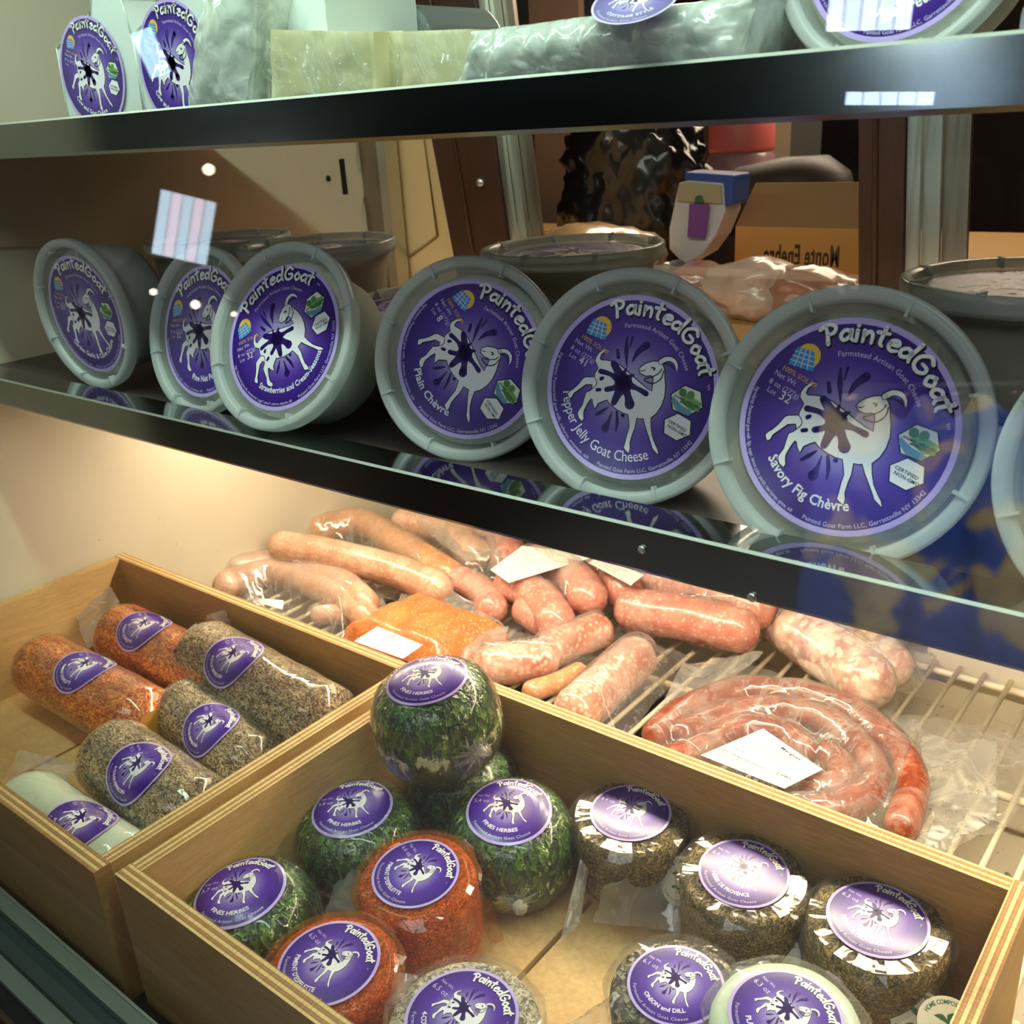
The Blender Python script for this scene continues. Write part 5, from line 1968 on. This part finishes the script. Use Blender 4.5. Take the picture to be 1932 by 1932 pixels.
soft_box('cheese_block', 'rightmost wrapped block of pale cheese beside the long white bag', 'cheese', .372, [(762, 176), (900, 164), (892, 55), (762, 60)], .075, M['cheese_y'], 8, BL, wr=.0008, film=M['topfilm'], bow=.001)
lb = soft_box('long_bag', 'long crinkled white bag of cheese lying along the upper shelf', 'bag', .368, [(872, 168), (1400, 128), (1432, -10), (905, 60)], .08, M['curds'], 9, wr=.0024, film=M['film_white'], bow=.012, n=70)
# purple round sticker at the top of the long bag
art = sart('COTTAGE STYLE', '', (215, 320))
p = Py(1186, 0, .3485) - lb.location
label_mesh(art, lambda u, v, h: (p.x + .0190 * u, p.y + .004 + v * .006 - h, p.z + .0190 * v * .42), lb)
m = MB()
rt = empty('grey_bag', Py(725, 60, .47), 'grey translucent bag behind the cheese blocks', 'bag')
pts = [(660, 90), (640, 20), (668, 4), (780, 8), (805, 40), (815, 90)]
vs = [Py(x, y, .47) - rt.location for x, y in pts]
for v in vs:
    if v.z + rt.location.z < .03:
        v.z = ZT - rt.location.z
n = len(vs)
tri = tessellate_polygon([[Vector((v.x, v.z, 0)) for v in vs]])
m.add([v + Vector((0, 0, 0)) for v in vs] + [v + Vector((0, .07, 0)) for v in vs], [tuple(t) for t in tri] + [tuple(n + i for i in t) for t in tri] + [(i, (i + 1) % n, n + (i + 1) % n, n + i) for i in range(n)])
o = m.build('bag_body', pmat('grey_film', lin(104, 116, 112), .35, coat=.4), rt)
bevel(o, .008, 3)
# round feta tub at the right end
n_ = Vector((-.10, -1, .22)).normalized()
cF = Py(1690, -95, .392)
r = empty('feta_tub', cF, 'large milky tub of feta with purple label at the right end of the upper shelf', 'cheese tub', None, frame_q(n_))
S_ = 1.22
art = lid_art('Aged Feta', '', 'Pasteurized goat milk, cultures, enzymes, salt', False, False, (255, 300), .17)
tub_parts(r, M['f_cream'], art, math.radians(5), seed=99)
lowz = min((r.matrix_basis @ Vector((math.cos(t) * RL, math.sin(t) * RL, -.005))).z for t in [k * .2 for k in range(32)])
tgtw = Py(1925, 0, .392).x - Py(1437, 0, .392).x
sc_ = tgtw / 2 / RL * .99
r.scale = (sc_, sc_, sc_)
low2 = cF.z - RL * sc_ * math.cos(math.asin(n_.z))
r.location = (cF.x, cF.y, cF.z + (ZT - low2) + .001)

# ================================================================== kitchen behind the rear glass
KZ = -.215
ct = empty('counter', (-.45, 1.35, -1.40), 'work counter behind the case with wrapped goods on it', 'counter')
m = MB(); m.box(-1.9, 1.2, .95, 1.75, KZ - .04 + 1.4, KZ + 1.4); m.v = [(x + .45, y - 1.35, z) for x, y, z in m.v]
m.build('worktop', pmat('tan_worktop', lin(190, 152, 104), .4), ct)
m = MB(); m.box(-1.85, 1.15, 1.0, 1.7, 0.0, KZ - .04 + 1.4); m.v = [(x + .45, y - 1.35, z) for x, y, z in m.v]
m.build('counter_body', pmat('dark_counter', lin(60, 42, 30), .5), ct)
# mirror image of a cardboard box, modelled as a box behind the rear glass
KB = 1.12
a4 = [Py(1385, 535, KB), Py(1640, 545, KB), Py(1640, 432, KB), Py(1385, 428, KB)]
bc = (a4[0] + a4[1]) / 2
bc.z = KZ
rb = empty('box_reflection', bc, 'tan cardboard box with reversed dark lettering, standing in for its reflection in the rear glass', 'box')
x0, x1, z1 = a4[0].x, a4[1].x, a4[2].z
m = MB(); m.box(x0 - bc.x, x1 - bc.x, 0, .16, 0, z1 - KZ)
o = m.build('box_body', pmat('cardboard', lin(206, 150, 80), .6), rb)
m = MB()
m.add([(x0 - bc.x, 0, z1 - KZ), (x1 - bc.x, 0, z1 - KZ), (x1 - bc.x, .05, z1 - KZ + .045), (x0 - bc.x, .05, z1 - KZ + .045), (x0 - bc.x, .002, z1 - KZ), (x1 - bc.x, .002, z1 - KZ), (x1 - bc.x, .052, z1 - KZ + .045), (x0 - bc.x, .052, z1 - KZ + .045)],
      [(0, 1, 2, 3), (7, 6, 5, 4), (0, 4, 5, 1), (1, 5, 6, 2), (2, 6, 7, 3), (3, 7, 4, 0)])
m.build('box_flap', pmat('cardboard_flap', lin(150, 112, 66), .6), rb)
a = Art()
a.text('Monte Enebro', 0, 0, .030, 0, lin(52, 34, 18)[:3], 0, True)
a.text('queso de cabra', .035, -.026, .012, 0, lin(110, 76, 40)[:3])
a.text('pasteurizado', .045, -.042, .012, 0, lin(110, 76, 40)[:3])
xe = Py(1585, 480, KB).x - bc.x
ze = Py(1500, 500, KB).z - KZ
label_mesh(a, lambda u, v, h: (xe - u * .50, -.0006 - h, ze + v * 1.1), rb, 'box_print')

# black shiny bag
def blob(name, c, sx, sy, sz, mat, lab, cat, seed, amp=.18, sub=4, fr=9, part='body'):
    bm = bmesh.new()
    bmesh.ops.create_icosphere(bm, subdivisions=sub, radius=1)
    for v in bm.verts:
        d = v.co.normalized()
        k = 1 + amp * noise.noise(d * 1.7 + Vector((seed, 0, 0))) + amp * .5 * abs(noise.noise(d * fr + Vector((0, seed, 0)))) * 1.5
        v.co = Vector((d.x * sx * k, d.y * sy * k, max(d.z * sz * k, -sz * .8)))
    me = bpy.data.meshes.new(part)
    bm.to_mesh(me); bm.free()
    for p_ in me.polygons:
        p_.use_smooth = True
    me.materials.append(mat)
    root = empty(name, (c[0], c[1], c[2]), lab, cat)
    o = bpy.data.objects.new(part, me)
    COL.objects.link(o)
    o.parent = root
    return root


def kp(x, y, Y):
    return Py(x, y, Y)


cb = kp(1190, 340, 1.25)
blk = blob('refuse_bag', (cb.x, 1.25, KZ + .10), .115, .08, .125, pmat('shiny_black_plastic', (0.010, 0.009, 0.012, 1), .2, coat=.3), 'crumpled shiny black plastic bag behind the rear glass', 'bag', 3, .22, 5, 6)
m = MB(); m.tube([Vector(q) - blk.location for q in (kp(1090, 330, 1.2), kp(1065, 300, 1.2), kp(1075, 270, 1.2), kp(1120, 262, 1.2), kp(1160, 275, 1.22))], [.006, .010, .012, .010, .012], 10)
m.build('tied_loop', pmat('black_loop', (0.012, 0.011, 0.012, 1), .25), blk)
cd = kp(1475, 362, 1.35)
dm = empty('bread_loaf', (cd.x, 1.35, cd.z - .05), 'dark rounded loaf shape standing behind the cardboard box', 'loaf')
m = MB()
m.lathe([(.0005, 0), (.075, 0), (.094, .012), (.098, .035), (.088, .062), (.060, .078), (.0005, .083)], 48, 0, True, cap=False)
m.v = [(x * 1.05, y * .7, z * 1.15 + .006 * math.sin(x * 30)) for x, y, z in m.v]
m.build('loaf', pmat('dark_crust', lin(50, 38, 34), .5), dm)
cw = empty('box_riser', (cd.x, 1.35, KZ), 'dark box behind the glass that the loaf shape sits on', 'box')
m = MB(); m.box(-.13, .13, -.08, .10, 0, cd.z - .05 - KZ)
m.build('riser_body', pmat('dark_riser', lin(44, 34, 30), .6), cw)
# pink jar
jb = kp(1398, 300, 1.50)
jr = empty('pink_bottle', (jb.x, 1.50, KZ), 'mauve bottle with a salmon pink cap behind the rear glass', 'bottle')
hz = jb.z - KZ
m = MB(); m.lathe([(.0005, 0), (.060, 0), (.064, .01), (.064, hz - .05), (.060, hz - .02), (.050, hz + .005), (.047, hz + .012)], 40, 0, True)
m.build('bottle_body', pmat('mauve_bottle', lin(176, 132, 140), .35, coat=.5), jr)
m = MB(); m.lathe([(.049, hz + .012), (.050, hz + .018), (.050, hz + .060), (.046, hz + .066), (.0005, hz + .067)], 40, 0, True)
m.build('bottle_cap', pmat('salmon_cap', lin(236, 124, 120), .4), jr)
# red trimmed white board and panels behind
for (xa, xb, col, nm, lb_) in ((1428, 1440, (186, 40, 44), 'red_post', 'thin red upright behind the pink bottle'), (1442, 1490, (214, 196, 172), 'upright_board', 'cream upright panel right of the pink bottle'), (1490, 1540, (120, 126, 124), 'upright_board', 'grey upright panel beside the cream one'), (1010, 1100, (196, 160, 132), 'upright_board', 'tan wall board seen behind the black bag')):
    A_, B_ = kp(xa, 300, 1.95), kp(xb, 300, 1.95)
    m = MB(); m.box(A_.x, B_.x, 1.95, 1.97, -1.40, .25)
    o = m.build(nm, pmat(nm, lin(*col), .6))
    tag(o, lb_, 'panel')
m = MB(); A_, B_ = kp(1000, 300, 1.9), kp(1400, 300, 1.9); m.box(A_.x, B_.x + .1, 1.98, 2.0, -1.40, .1)
tag(m.build('wall_board', pmat('brownish_board', lin(84, 62, 56), .6)), 'brown board far behind the glass', 'panel')
# blue and white pouch
pc = kp(1318, 400, 1.05)
pb = empty('blue_pouch', (pc.x, 1.05, KZ), 'white pouch with blue top and purple tag behind the rear glass', 'pouch')
def plate(pts, Y, th, mat, root, nm, rel):
    vs = [kp(x, y, Y) - root.location for x, y in pts]
    n = len(vs)
    tri = tessellate_polygon([[Vector((v.x, v.z, 0)) for v in vs]])
    m = MB()
    m.add(vs + [v + Vector((0, th, 0)) for v in vs], [tuple(t) for t in tri] + [tuple(n + i for i in t) for t in tri] + [(i, (i + 1) % n, n + (i + 1) % n, n + i) for i in range(n)])
    o = m.build(nm, mat, root)
    bevel(o, .002, 2)
    return o
plate([(1262, 470), (1262, 430), (1280, 345), (1300, 340), (1365, 345), (1368, 400), (1350, 445), (1325, 480), (1290, 500)], 1.05, .04, pmat('pouch_white', lin(206, 202, 210), .35, coat=.5), pb, 'pouch_body', 0)
plate([(1276, 380), (1280, 348), (1300, 343), (1360, 350), (1362, 385)], 1.047, .002, pmat('pouch_tan', lin(176, 160, 130), .5), pb, 'pouch_panel', 0)
plate([(1290, 348), (1292, 324), (1385, 330), (1382, 385), (1366, 392), (1364, 352)], 1.051, .04, pmat('pouch_blue', lin(44, 78, 160), .4, coat=.4), pb, 'blue_top', 0)
plate([(1296, 448), (1300, 384), (1338, 386), (1330, 450)], 1.043, .002, pmat('purple_tag', lin(126, 66, 150), .5), pb, 'purple_tag', 0)
plate([(1308, 384), (1312, 370), (1322, 368), (1328, 384)], 1.044, .002, pmat('green_emblem', lin(60, 100, 60), .5), pb, 'green_emblem', 0)
# packets on the counter just behind the glass; three stand in for mirrored meats
for k, (x, y, sx, col, lb_) in enumerate(((1250, 470, .05, (120, 104, 96), 'crumpled clear packet beside the blue pouch'), (1330, 520, .05, (190, 130, 116), 'pink packet standing in for meat mirrored in the rear glass'), (1420, 535, .055, (206, 176, 160), 'pale packet standing in for meat mirrored in the rear glass'), (1530, 545, .05, (170, 120, 100), 'brownish low packet standing in for meat mirrored in the rear glass'), (1030, 400, .045, (110, 80, 70), 'small brown packet left of the black bag'), (1110, 440, .09, (230, 190, 140), 'cream lump of wrapped food under the black bag'))):
    cc_ = kp(x, y, 1.0)
    zc = max(KZ + .02, cc_.z)
    b_ = blob('food_packet', (cc_.x, 1.0, KZ + sx * .45), sx, sx * .8, max(.02, sx * .6), pmat('packet_%d' % k, lin(*col), .25, coat=.6), lb_, 'packet', 20 + k, .25, 4, 7)
# small round lid beyond the middle shelf
lc = kp(1368, 585, .73)

# ================================================================== customer side: what the glass mirrors
def mirror_at(px, py, Y, g=.158):
    r_ = ray(px, py)
    h = r_ * (g / r_.y)
    d = Vector((r_.x, -r_.y, r_.z))
    return h + d * ((g - Y) / r_.y)


def wall_screen(name, px, Y, wpx, hpx, rot, col, es, lab, cat='window'):
    c = mirror_at(px[0], px[1], Y)
    D = (c - Vector((0, 2 * .158, 0)) * 0).length
    dist = (Vector((c.x, 2 * .158 - c.y, c.z))).length
    k = dist / FP
    root = empty(name, c, lab, cat)
    # face the mirrored camera
    to = (Vector((0, 2 * .158, 0)) - c).normalized()
    q = frame_q(to, rot)
    root.rotation_mode = 'QUATERNION'
    root.rotation_quaternion = q
    m = MB(); W_, H_ = wpx * k / 2, hpx * k / 2
    m.box(-W_ * 1.1, W_ * 1.1, -H_ * 1.08, H_ * 1.08, -.03, -.002)
    m.build('frame', pmat('dark_frame', lin(60, 58, 60), .5), root)
    nn = 5
    for i in range(nn):
        m = MB(); m.box(-W_ + 2 * W_ * i / nn, -W_ + 2 * W_ * (i + 1) / nn - W_ * .03, -H_, H_, -.002, .0)
        cc = (col[0] if i % 2 == 0 else col[1])
        m.build('lit_pane', pmat('lit_pane', (*cc, 1), .5, emit=(*cc, 1), es=es), root)
    return root


BLU = ((.62, .82, 1.0), (.88, .78, .95))
wall_screen('shop_window', (345, 430), -2.6, 92, 108, .32, BLU, 7.0, 'small bright window across the shop, mirrored in the glass')
wall_screen('shop_window', (283, 100), -2.6, 34, 70, -.3, ((.55, .88, 1.0), (.45, .75, 1.0)), 10.0, 'narrow bluish window across the shop, high up')
wall_screen('shop_window', (1640, 5), -1.8, 130, 80, .05, ((.80, .94, 1.0), (.70, .90, 1.0)), 20.0, 'bright wide window across the shop, to the right')
wall_screen('light_strip', (1675, 186), -1.8, 138, 20, .06, ((.55, .72, 1.0), (.55, .72, 1.0)), 22.0, 'long bluish light strip across the shop', 'lamp')
for k, (x, y, s_) in enumerate(((392, 320, 20), (440, 593, 10), (367, 575, 16), (288, 551, 12))):
    c = mirror_at(x, y, -2.4)
    kk = Vector((c.x, .316 - c.y, c.z)).length / FP
    m = MB(); m.lathe([(.0005, s_ * kk * .5), (s_ * kk * .4, s_ * kk * .3), (s_ * kk * .5, 0), (s_ * kk * .4, -s_ * kk * .3), (.0005, -s_ * kk * .5)], 20, 0, True, cap=False)
    o = m.build('bulb_lamp', pmat('warm_bulb', (1, .9, .75, 1), .4, emit=(1, .86, .66, 1), es=16.0))
    o.location = c
    tag(o, 'small warm bulb across the shop, %s' % ('highest of the four', 'right of the lowest ones', 'middle of the lower row', 'leftmost of the four')[k], 'lamp', 'warm bulbs across the shop')

# blue banner with cream blotches, added in place of a person: seen only as a faint reflection at the lower right
BY = -1.15
q4 = [mirror_at(x, y, BY) for x, y in ((1490, 1230), (1990, 1330), (1990, 740), (1560, 745))]
bn = empty('standin_cloth', (q4[0] + q4[2]) / 2, 'blue cloth banner with cream blotches, added in place of a person mirrored in the glass', 'standin')
m = MB()
n = 24
vs = []
for i in range(n + 1):
    for j in range(n + 1):
        u, v = i / n, j / n
        p = (q4[0] * (1 - u) + q4[1] * u) * (1 - v) + (q4[3] * (1 - u) + q4[2] * u) * v
        p = p + Vector((0, .012 * math.sin(u * 26 + v * 2), 0))
        vs.append(p - bn.location)
N_ = len(vs)
f0 = [(i * (n + 1) + j, (i + 1) * (n + 1) + j, (i + 1) * (n + 1) + j + 1, i * (n + 1) + j + 1) for i in range(n) for j in range(n)]
m.add(vs + [v + Vector((0, -.004, 0)) for v in vs], f0 + [tuple(N_ + i for i in f[::-1]) for f in f0], 0, True)
mt, nt, N, L, bb = newmat('blotched_cloth')
n1 = noise_n(nt, coords(nt, (1, .2, 1)), 9, 3, .5, .6)
L.new(ramp(nt, n1, [(.44, lin(70, 96, 176)), (.50, lin(96, 116, 190)), (.56, lin(206, 178, 130)), (.64, lin(226, 206, 150))]), bb.inputs['Base Color'])
m.build('standin_sheet', mt, bn, recalc=False)
m = MB(); m.tube([vs[n] + Vector((0, 0, .01)), vs[N_ - 1] + Vector((0, 0, .01))], .008, 8)
m.build('standin_rod', M['black'], bn)

# white rounded tub right of the right crate, only its corner in view
tc_ = Vector((.016, Pz(1932, 1880, CZB + .089).y - .073, 0))
tt = empty('white_tub', (tc_.x, tc_.y, CZB), 'white rounded plastic tub right of the crate, cut off by the bottom right corner', 'tub')
def rrect(w_, d_, r_, z, n=8):
    out = []
    for cx, cy, a0 in ((w_ - r_, d_ - r_, 0), (-w_ + r_, d_ - r_, 90), (-w_ + r_, -d_ + r_, 180), (w_ - r_, -d_ + r_, 270)):
        for k in range(n + 1):
            a = math.radians(a0 + 90 * k / n)
            out.append((cx + r_ * math.cos(a), cy + r_ * math.sin(a), z))
    return out
rings = [rrect(.056, .066, .022, 0), rrect(.060, .070, .024, .08), rrect(.063, .073, .026, .081), rrect(.063, .073, .026, .088), rrect(.060, .070, .024, .089)]
m = MB()
nn = len(rings[0])
vs = [v for r_ in rings for v in r_]
fs = [(k * nn + i, k * nn + (i + 1) % nn, (k + 1) * nn + (i + 1) % nn, (k + 1) * nn + i) for k in range(len(rings) - 1) for i in range(nn)]
fs += [tuple(range(nn))[::-1], tuple((len(rings) - 1) * nn + i for i in range(nn))]
m.add(vs, fs, 0, True)
m.build('tub_body', pmat('white_tub_plastic', lin(214, 212, 200), .35, coat=.3), tt)
